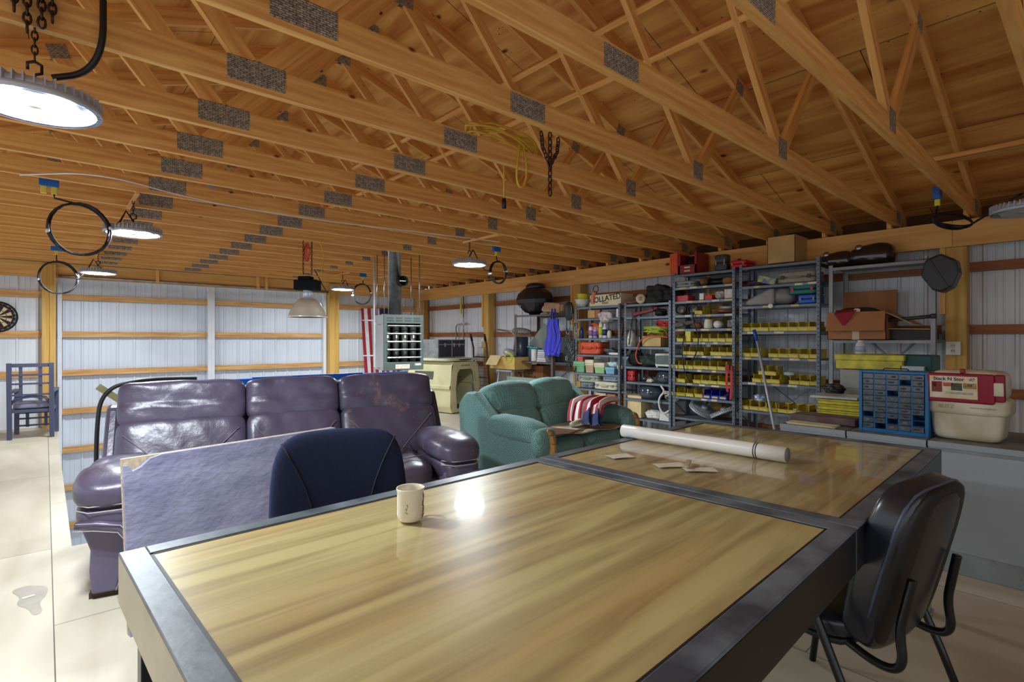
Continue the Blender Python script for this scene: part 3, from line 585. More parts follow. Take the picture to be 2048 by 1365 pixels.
# ---------------- things along the right wall ----------------
XS = 6.2
def shelf_unit(name, label, x0, x1, ztop, levels, M=GREYST, depth=.42, group='grey steel shelving units', pw=.035, labels=False, X=XS):
    ya, yb = on_X(x0, X), on_X(x1, X)   # ya > yb
    t = thing(name, label, 'shelving', (X+depth/2, (ya+yb)/2, 0), 0, group); w = ya-yb; hd = depth/2
    for sx in (-1, 1):
        for sy in (-1, 1):
            b = MB(); x, y = sx*hd, sy*w/2
            b.bb((x-(0 if sx < 0 else .003), y-(pw if sy > 0 else 0), 0), (x+(.003 if sx < 0 else 0), y+(0 if sy > 0 else pw), ztop)); b.bb((x-(pw if sx > 0 else 0), y-(.003 if sy > 0 else 0), 0), (x+(0 if sx > 0 else pw), y+(0 if sy > 0 else .003), ztop))
            if labels is not None and sx < 0:
                for k in range(int(ztop/.045)): b.box((x-.0008, y-sy*pw/2, .03+k*.045), (.0012, .009, .015), None, 1)
            b.build('post', [M, mat('post_slot_shadow', rgb(34, 36, 42), .8)], t)
    for z in levels:
        b = MB(); b.bb((-hd+.004, -w/2+.004, z-.004), (hd-.004, w/2-.004, z)); b.bb((-hd+.004, -w/2+.004, z-.033), (-hd+.007, w/2-.004, z)); b.bb((hd-.007, -w/2+.004, z-.033), (hd-.004, w/2-.004, z))
        s = b.build('shelf', M, t)
        if labels and z < ztop-.05 and z > .4:
            y = -w/2+.08
            while y < w/2-.1:
                if random.random() < .62:
                    lw = random.uniform(.05, .11); b = MB(); b.box((-hd+.003, y, z-.016+random.uniform(-.003, .003)), (.0015, lw, .022)); b.build('paper_label', PAPER if random.random() < .7 else mat('yellowed_label', rgb(214, 196, 140), .8), s)
                y += random.uniform(.13, .2)
    b = MB(); b.bar((hd, -w/2, .3), (hd, w/2, .95), .003, .025, (1, 0, 0)); b.build('cross_brace', M, t); b = MB(); b.bar((hd+.004, w/2, .3), (hd+.004, -w/2, .95), .003, .025, (1, 0, 0)); b.build('cross_brace', M, t)
    return t
LD = [2.2, 2.03, 1.85, 1.67, 1.49, 1.32, 1.15, .97, .79, .61, .34, .1]; LE = [2.21, 1.98, 1.745, 1.445, 1.145, .85, .52, .15]
LB = [1.85, 1.67, 1.37, 1.12, .84, .60, .2]; LC = [1.85, 1.67, 1.25, .97, .755, .52, .25]
shelf_unit('shelving_unit', 'tall grey shelving with twelve shelves of mixed yellow bins and a red strap', 1345, 1470, 2.22, LD, labels=True)
shelf_unit('shelving_unit', 'tall grey shelving behind the blue-handled pole, four rows of yellow bins', 1478, 1640, 2.24, LE, labels=True)
shelf_unit('shelving_unit', 'lower grey shelving with the orange case and pastel file boxes', 1150, 1240, 1.87, LB)
shelf_unit('shelving_unit', 'lower grey shelving with tangled orange cords and toaster oven', 1248, 1342, 1.87, LC)
shelf_unit('shelving_unit', 'brown grey steel rack with the blue bag hanging from its corner', 1029, 1106, 1.79, [1.77, .975, .3], BROWNST, .6, 'brown steel rack', .05, None)
RACK = shelf_unit('shelving_unit', 'open grey rack with a big carton and the hanging black tank', 1657, 1872, 2.13, [2.11, 1.35, .5], mat('light_grey_shelf_steel', rgb(150, 156, 158), .45, .25), .5, 'open grey rack', .04, None)
for (x0, x1, z) in ((1657, 1872, 1.2),):   # V brace under the middle shelf of the open rack
    ya, yb = on_X(x0, XS), on_X(x1, XS); c = (ya+yb)/2
b = MB(); b.bar((XS+.52, c+.2, 1.33), (XS+.52, c, 1.12), .02, .03, (1, 0, 0)); b.bar((XS+.52, c-.2, 1.33), (XS+.52, c, 1.12), .02, .03, (1, 0, 0)); o = b.build('v_brace', GREYST, RACK); o.location = [-q for q in RACK.location]
# ---- yellow hopper bins ----
def bin_mesh(m, name='stacking_bin'):
    w, d, h = .103, .2, .102; t = thing(name, 'x', 'bin', (0, 0, 0)); th = .003
    b = MB()   # local: front toward -x
    b.bb((0, -w/2+.004, 0), (d, w/2-.004, th)); b.bb((d-th, -w/2, 0), (d, w/2, h)); b.bb((0, -w/2+.003, 0), (th, w/2-.003, h*.42)); b.bb((-.012, -w/2, h*.38), (th, w/2, h*.46))
    for s in (-1, 1):
        P = [(0, 0), (d, 0), (d, h), (.045, h), (.03, h*.9), (.028, h*.5), (0, h*.44)]
        y = s*(w/2-th/2)-th/2
        b.prism(P, th, Matrix(((1, 0, 0, 0), (0, 0, -1, y+th), (0, 1, 0, 0), (0, 0, 0, 1))))
        b.bb((.03, s*(w/2)-.003, h-.006), (d, s*(w/2)+.003, h))
    b.build('bin_shell', m, t)
    b = MB(); b.bb((-.0015, -w*.36, h*.1), (-.0002, w*.36, h*.33)); b.build('label_strip', mat('pale_bin_label', rgb(228, 218, 130), .6), t)
    return t
BINY = mat('dirty_yellow_bin_plastic', rgb(224, 208, 60), .45, 0, .18, 14, col2=rgb(196, 172, 44)); BINB = mat('blue_bin_plastic', rgb(44, 54, 200), .4)
BINR = mat('red_plastic', rgb(206, 34, 40), .4)
by = bin_mesh(BINY); bbl = bin_mesh(BINB); used = {}
HARD = [mat('dark_hardware', rgb(70, 60, 52), .6, .3, .4, 80), mat('brass_hardware', rgb(150, 110, 60), .5, .5, .4, 90), mat('white_parts', rgb(196, 196, 190), .6, 0, .3, 70)]
def bins(x0, x1, z, n, shelf, skip=(), blue=False, turn=(), X=XS-.0, row='', side='left'):
    ya, yb = on_X(x0, X), on_X(x1, X); p = (ya-yb)/n
    for i in range(n):
        if i in skip: continue
        src = bbl if blue else by; k = 'b' if blue else 'y'
        t = src if k not in used else copy_tree(src); used[k] = 1
        t.location = (X+.012+random.uniform(0, .015), ya-p*(i+.5), z); t.rotation_euler = (0, 0, random.uniform(-.06, .06)+(.5 if i in turn else 0))
        t['label'] = '%s plastic bin, %s from left in the %s of the %s shelving' % ('blue' if blue else 'yellow', ORD[i], row, shelf); t['group'] = ('blue' if blue else 'yellow')+' stacking bins'
        c = MB(); r = random.random()
        if r < .75:
            for q in range(9): c.puff((random.uniform(.05, .16), random.uniform(-.03, .03), .02+random.uniform(0, .03)), (random.uniform(.02, .06), random.uniform(.01, .03), .02), 3, 3, (random.random(), random.random(), random.random()*3))
            o = c.build('hardware_heap', random.choice(HARD)); o.location = t.location; tag(o, 'loose hardware inside the %s %s bin from left, %s of the %s shelving' % ('blue' if blue else 'yellow', ORD[i], row, shelf), 'hardware', 'small hardware heaped in the bins', 'stuff')
SD, SE = 'left tall', 'right tall'
bins(1352, 1468, 1.32, 7, SD, (1,), row='top bin row'); bins(1362, 1466, 1.15, 7, SD, (3,), row='second bin row')
bins(1340, 1466, .97, 8, SD, row='third bin row'); bins(1338, 1468, .79, 8, SD, (2,), row='fourth bin row'); bins(1336, 1404, .61, 4, SD, (), row='bottom bin row', turn=(1,))
bins(1404, 1452, .61, 3, SD, (), True, row='bottom bin row')
bins(1481, 1636, 1.445, 8, SE, row='top bin row'); bins(1481, 1638, 1.145, 8, SE, (2,), row='second bin row'); bins(1503, 1638, .85, 7, SE, (3,), row='third bin row'); bins(1478, 1636, .52, 8, SE, (), row='bottom bin row', turn=(3,))
bins(1386, 1404, 1.67, 1, SD, row='high shelf'); bins(1516, 1550, .85+.09, 2, SE, row='upper tier')
# ---- generic small things ----
def place(x0, x1, X=XS): a, b_ = on_X(x0, X), on_X(x1, X); return (a+b_)/2, a-b_
def carton(x0, x1, z, h, d, label, m=None, X=XS+.03, name='cardboard_carton', cat='box', flaps=True, group=None, rz=0, tape=False):
    y, w = place(x0, x1, X); m = m or mat('cardboard', rgb(204, 166, 108), .8, 0, .12, 5); t = thing(name, label, cat, (X+d/2, y, z), rz, group)
    b = MB(); th = .005; b.bb((-d/2, -w/2, 0), (-d/2+th, w/2, h)); b.bb((d/2-th, -w/2, 0), (d/2, w/2, h)); b.bb((-d/2, -w/2, 0), (d/2, -w/2+th, h)); b.bb((-d/2, w/2-th, 0), (d/2, w/2, h)); b.bb((-d/2, -w/2, 0), (d/2, w/2, th)); b.build('box_body', m, t)
    if flaps:
        for s in (-1, 1): b = MB(); b.box((s*d/4, 0, h+.003), (d/2-.004, w-.002, .005)); b.build('flap', m, t)
    if tape: b = MB(); b.box((-d/2-.001, 0, h*.5), (.001, w*.12, h)); b.build('tape', mat('tape', rgb(196, 176, 130), .25), t)
    return t
def toolcase(x0, x1, z, h, d, label, col, X=XS+.03, latch=None, name='tool_case', handle=True, cat='case', rz=0, tilt=0):
    y, w = place(x0, x1, X); m = mat('case_'+name+'_'+'%d_%d_%d' % tuple(int(v*255) for v in col), col, .4, 0, .1, 8); t = thing(name, label, cat, (X+d/2, y, z), rz)
    b = MB(); b.puff((0, 0, h*.26), (d, w, h*.52), 6, 9); b.build('case_base', m, t)
    b = MB(); b.puff((0, 0, h*.75), (d*.99, w*.985, h*.5), 6, 9); b.build('case_lid', m, t)
    lm = latch or mat('grey_latch', rgb(150, 150, 150), .4)
    for s in (-1, 1): b = MB(); b.box((-d/2-.004, s*w*.33, h*.52), (.012, w*.1, h*.34)); b.build('latch', lm, t, bevel=.003)
    if handle: b = MB(); b.tube([(-d/2, -w*.16, h*.5), (-d/2-.03, -w*.15, h*.5), (-d/2-.03, w*.15, h*.5), (-d/2, w*.16, h*.5)], .008, 6); b.build('handle', m, t)
    return t
def bottle(x, z, h, r, label, col, cap, X=XS+.12, neck=.35, band=None, cat='bottle', name='spray_can', nk=.8):
    y = on_X(x, X); t = thing(name, label, cat, (X, y, z)); m = mat('bottle_%d_%d_%d' % tuple(int(v*255) for v in col), col, .35, 0, .05)
    b = MB(); b.lathe([(0, 0), (r*.94, 0), (r, .006), (r, h*nk-.02), (r*.8, h*nk), (r*neck, h*nk+.015), (r*neck, h*nk+.02), (0, h*nk+.02)], n=16); b.build('bottle_body', m, t)
    b = MB(); b.lathe([(r*max(neck, .55), h*nk+.012), (r*max(neck, .55), h), (0, h+.002)], n=14); b.build('cap', mat('cap_%d_%d_%d' % tuple(int(v*255) for v in cap), cap, .4), t)
    if band: b = MB(); b.lathe([(r+.0008, h*.18), (r+.0008, h*.6)], n=16); b.build('label_band', mat('band_%d_%d_%d' % tuple(int(v*255) for v in band), band, .5), t, solid=.0006)
    return t
def coil(name, label, c, R, r, n, m, nrm=(0, 0, 1), sq=(1, 1), jit=.012, cat='cable', tail=None, seg=28, group=None):
    t = thing(name, label, cat, c, 0, group); q = Vector((0, 0, 1)).rotation_difference(Vector(nrm).normalized()); pts = []
    for k in range(int(n*seg)):
        a = 2*math.pi*k/seg; rr = R+random.uniform(-jit, jit)*.3+jit*math.sin(a*.37+k*.05); p = Vector((rr*math.cos(a)*sq[0], rr*math.sin(a)*sq[1], jit*math.sin(a*.61)+jit*.6*math.cos(k*.11))); pts.append(q@p)
    if tail: pts += [Vector(p) for p in tail]
    b = MB(); b.tube(pts, r, 6); b.build('cable_coil', m, t); return t
def clump(name, label, c, d, m, n=14, seed=1, cat='bag', k=.5):
    rnd = random.Random(seed)
    ph = [rnd.uniform(0, 6) for _ in range(6)]
    def f(q): w = .18*math.sin(5*q[0]+ph[0]+3*q[2])+.14*math.sin(7*q[1]+ph[1]-4*q[2])+.1*math.sin(11*q[2]+ph[2]+5*q[0])+.07*math.sin(17*q[0]+ph[3]+13*q[1]); s = 1+w*k; return (q[0]*s, q[1]*s, q[2]*(s if q[2] > 0 else 1))
    b = MB(); b.puff((0, 0, d[2]/2), d, n, 2.6, None, 0, f); return tag(b.build(name, m, None, loc=c), label, cat)
CARD = mat('cardboard', rgb(204, 166, 108), .8, 0, .12, 5); DCARD = mat('dark_cardboard', rgb(176, 118, 74), .8, 0, .12, 5)
# left tall unit, top and upper shelves
def crate():
    y, w = place(1345, 1390); X = XS+.02; z = 2.2; t = thing('plastic_crate', 'dark red open front crate of cables on the left tall shelving', 'crate', (X, y-.04, z)); m = mat('dark_red_crate', rgb(150, 30, 44), .4); h, w, d = .27, .27, .3
    b = MB(); b.bb((0, -w/2, 0), (d, w/2, .01)); b.bb((d-.01, -w/2, 0), (d, w/2, h)); b.bb((0, -w/2, 0), (d, -w/2+.01, h)); b.bb((0, w/2-.01, 0), (d, w/2, h)); b.bb((0, -w/2, 0), (.012, w/2, .12)); b.bb((0, -w/2, 0), (.012, -w/2+.035, h)); b.bb((0, w/2-.035, 0), (.012, w/2, h)); b.build('crate_body', m, t, bevel=.004)
    for zz in (.04, .085): b = MB(); b.box((-.002, 0, zz), (.002, .08, .018)); b.build('label_sticker', PAPER, t)
    c = MB()
    for k in range(6): c.tube([(.06+.03*k, -.08+.03*k, .02), (.05+.02*k, -.03+.02*k, .2+.01*k), (.1, .06-.02*k, .22), (.12, .09, .05)], .006, 6)
    o = c.build('cable_bundle', RUBBER); o.location = t.location; tag(o, 'dark cables piled inside the dark red crate', 'cable', None, 'stuff')
    t2 = thing('plastic_case', 'orange ribbed plastic case standing left of the dark red crate', 'case', (X, y+.16, z)); m2 = mat('orange_plastic', rgb(240, 104, 50), .4)
    b = MB(); b.bb((0, -.06, 0), (.3, .06, .29)); b.build('case_body', m2, t2, bevel=.012)
    for k in (-.035, 0, .035): b = MB(); b.bb((-.008, k-.008, .02), (.002, k+.008, .27)); b.build('rib', m2, t2, bevel=.003)
crate()
toolcase(1428, 1453, 2.2, .2, .12, 'upright charcoal plastic case beside the dark red crate', rgb(58, 60, 66), name='drill_case', handle=False)
toolcase(1459, 1492, 2.215, .09, .28, 'bright red plastic case lying on top of the tall shelving', rgb(214, 28, 44), name='tool_case', handle=False)
carton(1535, 1590, 2.215, .30, .4, 'big plain cardboard carton on top of the right tall shelving', X=XS+.02, tape=False)
toolcase(1343, 1388, 2.03, .085, .3, 'pale grey green plastic case on the left tall shelving second shelf', rgb(150, 158, 150))
b = MB(); b.puff((0, 0, .06), (.28, .12, .12), 8, 2.4); tag(b.build('rolled_mat', mat('brown_mottled_cork', rgb(150, 112, 70), .9, 0, .35, 40), None, loc=(XS+.18, on_X(1400, XS), 2.03)), 'mottled brown roll standing end-on beside the pale grey case', 'roll')
b = MB(); b.puff((0, 0, .05), (.1, .16, .1), 6, 2.4); b.tube([(0, .06, .05), (0, .26, .05)], .042, 12, m=1); tag(b.build('leather_sheath', [mat('tan_leather', rgb(170, 128, 70), .7), BLACK], None, loc=(XS+.14, on_X(1446, XS), 2.03)), 'tan and black cylinder holder on the left tall second shelf', 'holder')
def open_box(x0, x1, z, h, label, col, d=.18, X=XS+.04):
    y, w = place(x0, x1, X); m = mat('openbox_%d_%d_%d' % tuple(int(v*255) for v in col), col, .5); b = MB(); th = .004
    b.box((d/2, 0, th/2), (d, w, th)); b.bb((0, -w/2, 0), (th, w/2, h)); b.bb((d-th, -w/2, 0), (d, w/2, h)); b.bb((0, -w/2, 0), (d, -w/2+th, h)); b.bb((0, w/2-th, 0), (d, w/2, h)); return tag(b.build('open_tray', m, None, loc=(X, y, z), bevel=.002), label, 'tray')
open_box(1348, 1376, 1.85, .075, 'pinkish red open tray at the left of the third shelf', rgb(220, 62, 74)); open_box(1409, 1424, 1.85, .06, 'small bright red open tray at the middle of the third shelf', rgb(228, 40, 40))
carton(1398, 1408, 1.85, .08, .08, 'small white upright carton beside the small red tray', WHITE); carton(1448, 1465, 1.85, .11, .09, 'cream small carton with print at the right of the third shelf', PAPER)
clump('clear_plastic_bag', 'clump of clear plastic packaging between red tray and cream carton', (XS+.1, on_X(1434, XS), 1.85), (.12, .13, .1), mat('clear_film', rgb(210, 200, 200), .25, 0, .3, 20), seed=3)
for x, lab in ((1357, 'left'), (1381, 'right')): coil('cable_loop', 'black cable loop around tan packet, %s one on the fourth shelf' % lab, (XS+.06, on_X(x, XS), 1.745), .07, .009, 2, RUBBER, (1, 0, 0), sq=(.8, 1), jit=.004)
for x, lab in ((1358, 'left'), (1382, 'right')): b = MB(); b.puff((0, 0, .045), (.12, .06, .09), 5, 3); tag(b.build('wrapped_packet', mat('tan_packet', rgb(190, 160, 126), .8, 0, .3, 20), None, loc=(XS+.12, on_X(x, XS), 1.67)), 'tan wrapped packet inside the %s black cable loop' % lab, 'packet')
coil('copper_wire_coil', 'flat coil of copper wire and tape at the fourth shelf right end', (XS+.16, on_X(1444, XS), 1.70), .13, .006, 5, mat('copper_wire', rgb(170, 96, 72), .4, .5), sq=(1, 1.1))
b = MB(); b.lathe([(.05, 0), (.12, .01), (.12, .045), (.05, .05)], n=24); tag(b.build('tape_roll', mat('silver_tape', rgb(190, 194, 190), .35, .4), None, loc=(XS+.2, on_X(1444, XS), 1.72)), 'silver tape reel on top of the copper wire coil', 'tape')
b = MB(); b.bar((0, .12, .05), (.1, -.12, .09), .1, .05); b.bar((.02, .16, .02), (.02, -.02, .06), .08, .04); tag(b.build('folded_cloth', mat('grey_cloth', rgb(128, 128, 122), .9, 0, .3, 20), None, loc=(XS+.03, on_X(1363, XS), 1.49), bevel=.015), 'grey folded cloth at the left of the fifth shelf', 'cloth')
b = MB(); b.puff((0, 0, .04), (.1, .12, .08), 6, 2.4, (.3, 0, 0)); tag(b.build('brown_wedge', mat('reddish_brown_lump', rgb(140, 86, 66), .7), None, loc=(XS+.09, on_X(1388, XS), 1.49)), 'reddish brown wedge beside the black hanging cable', 'part')
bottle(1417, 1.49, .115, .055, 'wide cream jar standing on the fifth shelf', rgb(232, 226, 206), rgb(225, 220, 205), nk=.8, neck=.9, name='plastic_jar', cat='jar', X=XS+.08)
b = MB(); b.lathe([(.0, 0), (.045, 0), (.045, .1), (0, .1)], n=22, M=Euler((0, -math.pi/2, 0)).to_matrix()); tag(b.build('plastic_jar', WHITE, None, loc=(XS+.12, on_X(1432, XS), 1.537)), 'white round jar lying lid outward right of the cream jar', 'jar')
clump('clear_plastic_bag', 'grey plastic bag at the right end of the fifth shelf', (XS+.12, on_X(1458, XS), 1.49), (.14, .14, .1), mat('clear_film'if 0 else 'grey_film', rgb(170, 166, 166), .3, 0, .3, 20), seed=8)
carton(1370, 1382, 1.32, .13, .08, 'yellow upright small carton box in the top bin row', YELP, X=XS-.005)
def cable(name, label, pts, r, m, cat='cable', n=6, sm=3, parent=None):
    P = [Vector(p) for p in pts]
    for _ in range(sm):
        Q = [P[0]]
        for a, c in zip(P, P[1:]): Q += [a*.75+c*.25, a*.25+c*.75]
        Q.append(P[-1]); P = Q
    b = MB(); b.tube(P, r, n); o = b.build(name, m, parent); return tag(o, label, cat) if label else o
def px(x, y, X): return (X, on_X(x, X), z_X(x, y, X))
Xc = XS-.03
cable('hanging_black_cable', 'thick black cable looping down in front of the left tall shelving', [px(1385, 625, Xc), px(1388, 650, Xc), px(1397, 668, Xc), px(1396, 695, Xc), px(1388, 718, Xc), px(1375, 728, Xc)], .008, RUBBER)
cable('hanging_black_cable', 'second black cable running from top bin row down to the fourth row', [px(1368, 672, Xc), px(1364, 700, Xc), px(1366, 730, Xc), px(1372, 752, Xc), px(1379, 763, Xc)], .008, RUBBER)
RS = mat('red_webbing', rgb(214, 40, 48), .6)
t = thing('ratchet_strap', 'red ratchet strap hanging from the third bin row at the right', 'strap', px(1456, 735, Xc)); o0 = Vector(px(1456, 735, Xc))
for a in (([1454, 733], [1453, 765], [1455, 784]), ([1462, 733], [1463, 770], [1461, 800])):
    P = [Vector(px(q[0], q[1], Xc))-o0 for q in a]; b = MB()
    for p, q in zip(P, P[1:]): b.bar(p, q, .028, .004, (1, 0, 0))
    b.build('webbing', RS, t)
b = MB(); b.box((-.01, 0, 0), (.03, .05, .07)); b.build('buckle', mat('dark_red_buckle', rgb(150, 30, 30), .4), t, bevel=.004)
# right tall unit
def tall_case(): pass
toolcase(1552, 1632, 1.98, .13, .3, 'olive grey long tool case on the right tall shelving upper shelf', rgb(152, 152, 136), latch=mat('dark_latch', rgb(60, 60, 56), .4))
b = MB(); b.box((0, 0, .055), (.08, .2, .075), (.28, 0, 0)); tag(b.build('yellow_blue_box', mat('yellow_blue_carton', rgb(220, 216, 40), .5, col2=rgb(20, 90, 170), scale=9), None, loc=(XS+.06, on_X(1532, XS), 1.98)), 'tilted yellow and blue retail carton beside the olive tool case', 'box')
b = MB(); rr = random.Random(3)
for k in range(9): b.bar((rr.uniform(0, .1), rr.uniform(-.02, .15), rr.uniform(.0, .06)), (rr.uniform(0, .1), rr.uniform(-.2, -.05), rr.uniform(.02, .09)), .006, .006, m=k % 2)
tag(b.build('cable_ties', [mat('red_ties', rgb(150, 30, 60), .5), mat('blue_ties', rgb(40, 60, 150), .5)], None, loc=(XS+.06, on_X(1508, XS), 1.985)), 'tangle of red and blue ties left of the yellow carton', 'tie', None, 'stuff')
GM = mat('grey_molded_plastic', rgb(150, 146, 142), .35, 0, .2, 4)
b = MB(); b.prism([(0, 0), (.36, 0), (.36, .19), (.3, .19), (.02, .06)], .2, Matrix(((0, 0, 1, 0), (-1, 0, 0, 0), (0, 1, 0, 0), (0, 0, 0, 1)))); tag(b.build('grey_side_cover', GM, None, loc=(XS+.05, on_X(1482, XS), 1.75), bevel=.02), 'sloping grey plastic cover at the left below the red ties', 'cover')
b = MB(); b.puff((0, 0, .1), (.25, .28, .2), 10, 2.8); tag(b.build('grey_side_cover', GM, None, loc=(XS+.2, on_X(1555, XS), 1.75)), 'round fronted grey plastic cover left of the teal case', 'cover')
toolcase(1575, 1634, 1.745+.105, .11, .26, 'teal plastic case with a small red badge resting on the blue case', rgb(14, 112, 108), X=XS+.02, handle=False, latch=mat('red_badge', rgb(200, 50, 60), .4))
toolcase(1594, 1634, 1.745, .10, .26, 'bright blue plastic case under the teal case', rgb(40, 96, 204), X=XS+.02, handle=False)
b = MB(); b.lathe([(.0, 0), (.028, 0), (.028, .012), (.015, .016), (0, .016)], n=20, M=Euler((0, -math.pi/2, 0)).to_matrix()); tag(b.build('round_tag', WHITE, None, loc=(XS-.004, on_X(1542, XS), 1.735)), 'white round plastic tag hooked on the right tall shelving edge', 'tag')
clump('blue_foil_bag', 'crumpled blue and silver bag above the bottom row of yellow bins', (XS+.1, on_X(1514, XS), .61), (.1, .14, .1), mat('blue_foil', rgb(60, 110, 170), .3, .3, .5, 18, col2=rgb(200, 210, 220)), seed=5)
clump('clear_plastic_tub', 'small clear scoop resting above the third row of yellow bins', (XS+.1, on_X(1572, XS), .94), (.08, .12, .05), mat('clear_tub', rgb(196, 214, 214), .2), seed=6, k=.2)
def ufo(name, label, loc, on=True, rz=0, group='round high-bay lamps', tilt=None, chain=True):
    t = thing(name, label, 'lamp', loc, rz, group); R = .205
    if tilt: t.rotation_euler = tilt
    b = MB(); b.lathe([(.06, .055), (.185, .05), (.19, .035), (.19, .022), (.155, .012), (.155, .008), (.15, .004)], n=48); b.build('housing', ALU, t)
    b = MB(); b.lathe([(R-.006, .0), (R, .003), (R, .02), (R-.006, .023), (.185, .022), (.185, .003)], n=48, caps=False); b.build('rim', ALU, t)
    b = MB()
    for k in range(44): a = 2*math.pi*k/44; b.box((math.cos(a)*.185, math.sin(a)*.185, .035), (.038, .005, .044), (0, 0, a))
    b.build('cooling_fins', ALU, t)
    b = MB(); n = 24
    b.lathe([(.172, .0025), (.07, .002)], n=6, caps=False); b.build('led_lens', LED if on else LEDOFF, t, solid=0)
    b = MB(); b.lathe([(.073, .001), (.0, .0005)], n=6); b.build('sensor_plate', WHITE if on else LEDOFF, t)
    b = MB(); b.lathe([(.0, .05), (.05, .05), (.045, .09), (.02, .1), (.0, .1)], n=16); b.build('driver_hub', ALU, t)
    b = MB(); b.tube([(0, 0, .1), (0, 0, .125), (.02, 0, .135), (.02, 0, .165), (0, 0, .175), (-.02, 0, .165), (-.02, 0, .14)], .006, 6); b.build('hanging_hook', CHAIN, t)
    return t
def chain(p, L, lab=None, parent=None, link=.03, r=.0032, m=CHAIN):
    b = MB(); z = 0; k = 0
    while z < L:
        pts = []
        for q in range(10):
            a = 2*math.pi*q/10; x, zz = math.cos(a)*link*.3, math.sin(a)*link*.62; pts.append((x, 0, -z+zz) if k % 2 else (0, x, -z+zz))
        b.tube(pts, r, 5, True); z += link*.9; k += 1
    o = b.build('chain', m, parent); o.location = p
    return tag(o, lab, 'chain') if lab else o
for i, (x, y, rx, lab) in enumerate(((1393, 812, .5, 'spare round lamp leaning left on the shelf under the blue bins'), (1440, 812, -.45, 'spare round lamp tilted at the shelf right end under the blue bins'))):
    Y = on_X(x, XS+.05); o = ufo('high_bay_lamp', lab, (XS+.2, Y, .415), False, tilt=(rx if i == 0 else rx, 0, 0), group='spare round lamps on the shelf')
    o.scale = (.9, .9, .9)
o = ufo('high_bay_lamp', 'spare round lamp on the lowest visible shelf at the table corner', (XS+.2, on_X(1372, XS), .15), False, group='spare round lamps on the shelf')
# pole with the blue grip
t = thing('squeegee_pole', 'long grey metal pole with blue grip leaning before the yellow bins', 'pole', (5.6, on_X(1560, 5.6), 0)); o0 = Vector(t.location)
P1 = Vector(px(1508, 660, 5.95)); P2 = Vector(px(1514, 682, 5.95)); P0 = Vector((5.6, on_X(1566, 5.6), 0.0))
b = MB(); b.tube([P0-o0, P2-o0], .014, 10); b.build('pole_tube', ALU, t); b = MB(); b.tube([P2-o0, P1-o0], [.018, .019], 10); b.build('grip', mat('blue_grip', rgb(24, 84, 190), .4), t)
# ---- lower unit with the orange case (B) ----
b = MB(); b.bb((0, -.33, 0), (.3, .33, .17)); X = XS+.02; yb_, wb_ = place(1178, 1240)
t = thing('wooden_crate', 'pale wooden crate lettered in black on top of the lower shelving', 'crate', (X, yb_, 1.85)); cm = mat('pale_crate_wood', rgb(226, 214, 178), .7, 0, .1, 4, stretch=(1, .3, 6))
b = MB(); w = wb_; h = .17
b.bb((0, -w/2, 0), (.012, w/2, h)); b.bb((.29, -w/2, 0), (.3, w/2, h)); b.bb((.012, -w/2, 0), (.29, -w/2+.012, h)); b.bb((.012, w/2-.012, 0), (.29, w/2, h)); b.bb((.012, -w/2+.012, 0), (.29, w/2-.012, .012)); b.build('crate_body', cm, t)
text('lettering', 'COLLATED', .115, frame((-.002, 0, .105), (0, -1, 0.0), (0, .0, 1)) @ Matrix.Rotation(.09, 4, 'Z'), BLACK, t, bold=.002); text('lettering', 'finish', .06, frame((-.002, .0, .045), (0, -1, 0), (0, 0, 1)), BLACK, t, shear=.3)
YB_ = mat('pale_yellow_bowl', rgb(224, 220, 60), .35); WB_ = mat('white_bowl', rgb(236, 236, 224), .3)
for z, m, lab, r in ((1.85, WB_, 'white bowl at the left end on top of the lower shelving', .125), (1.93, YB_, 'yellow bowl nested tilted on top of the white bowl', .1)):
    b = MB(); b.lathe([(.0, 0), (r*.45, 0), (r*.85, .07), (r, .12), (r+.012, .125), (r-.004, .12), (r*.82, .072), (r*.4, .008), (0, .008)], n=28); o = tag(b.build('mixing_bowl', m, None, loc=(XS+.15, on_X(1161, XS+.1), z)), lab, 'bowl'); o.rotation_euler = (0, .1 if z > 1.9 else 0, 0)
cable('orange_hose_gun', 'salmon coloured tool handle standing beside the lettered crate', [px(1186, 608, XS+.02), px(1186, 592, XS+.02), px(1190, 584, XS+.02)], .035, mat('salmon_plastic', rgb(220, 130, 100), .5), 'tool', 10)
coil('cable_loop', 'small black loop on top of the salmon tool handle', px(1191, 580, XS+.04), .05, .006, 1.2, RUBBER, (1, 0, 0))
carton(1146, 1158, 1.67, .14, .1, 'open white and tan carton at the left of the second shelf', DCARD, flaps=False); carton(1175, 1190, 1.67, .12, .12, 'yellow tan upright carton on the second shelf of the lower shelving'); carton(1190, 1199, 1.67, .12, .06, 'narrow brown carton leaning beside the yellow tan carton', DCARD, rz=.2)
clump('clear_plastic_bag', 'crumpled clear bag spilling over the second shelf edge', (XS+.02, on_X(1211, XS), 1.60), (.16, .24, .17), mat('clear_film', rgb(210, 200, 200), .25), seed=11)
carton(1232, 1239, 1.67, .12, .08, 'white small box at the right end of the second shelf', WHITE)
toolcase(1157, 1198, 1.12, .19, .28, 'orange plastic tool case with a handle on the lower shelving', rgb(226, 92, 56), latch=mat('orange_latch', rgb(200, 70, 40), .4))
b = MB(); 
for k in range(3): b.tube([(0, .085*math.cos(a*math.pi/10), .1+.1*math.sin(a*math.pi/10)) for a in range(20)] , .014, 6, True)
b = MB(); b.lathe([(.02, 0), (.115, 0), (.12, .02), (.115, .05), (.02, .05)], n=28, M=Euler((0, -math.pi/2, 0)).to_matrix()); b.tube([(-.055, .05*math.cos(a*math.pi/8), .05*math.sin(a*math.pi/8)*1.2) for a in range(16)], .01, 6, True)
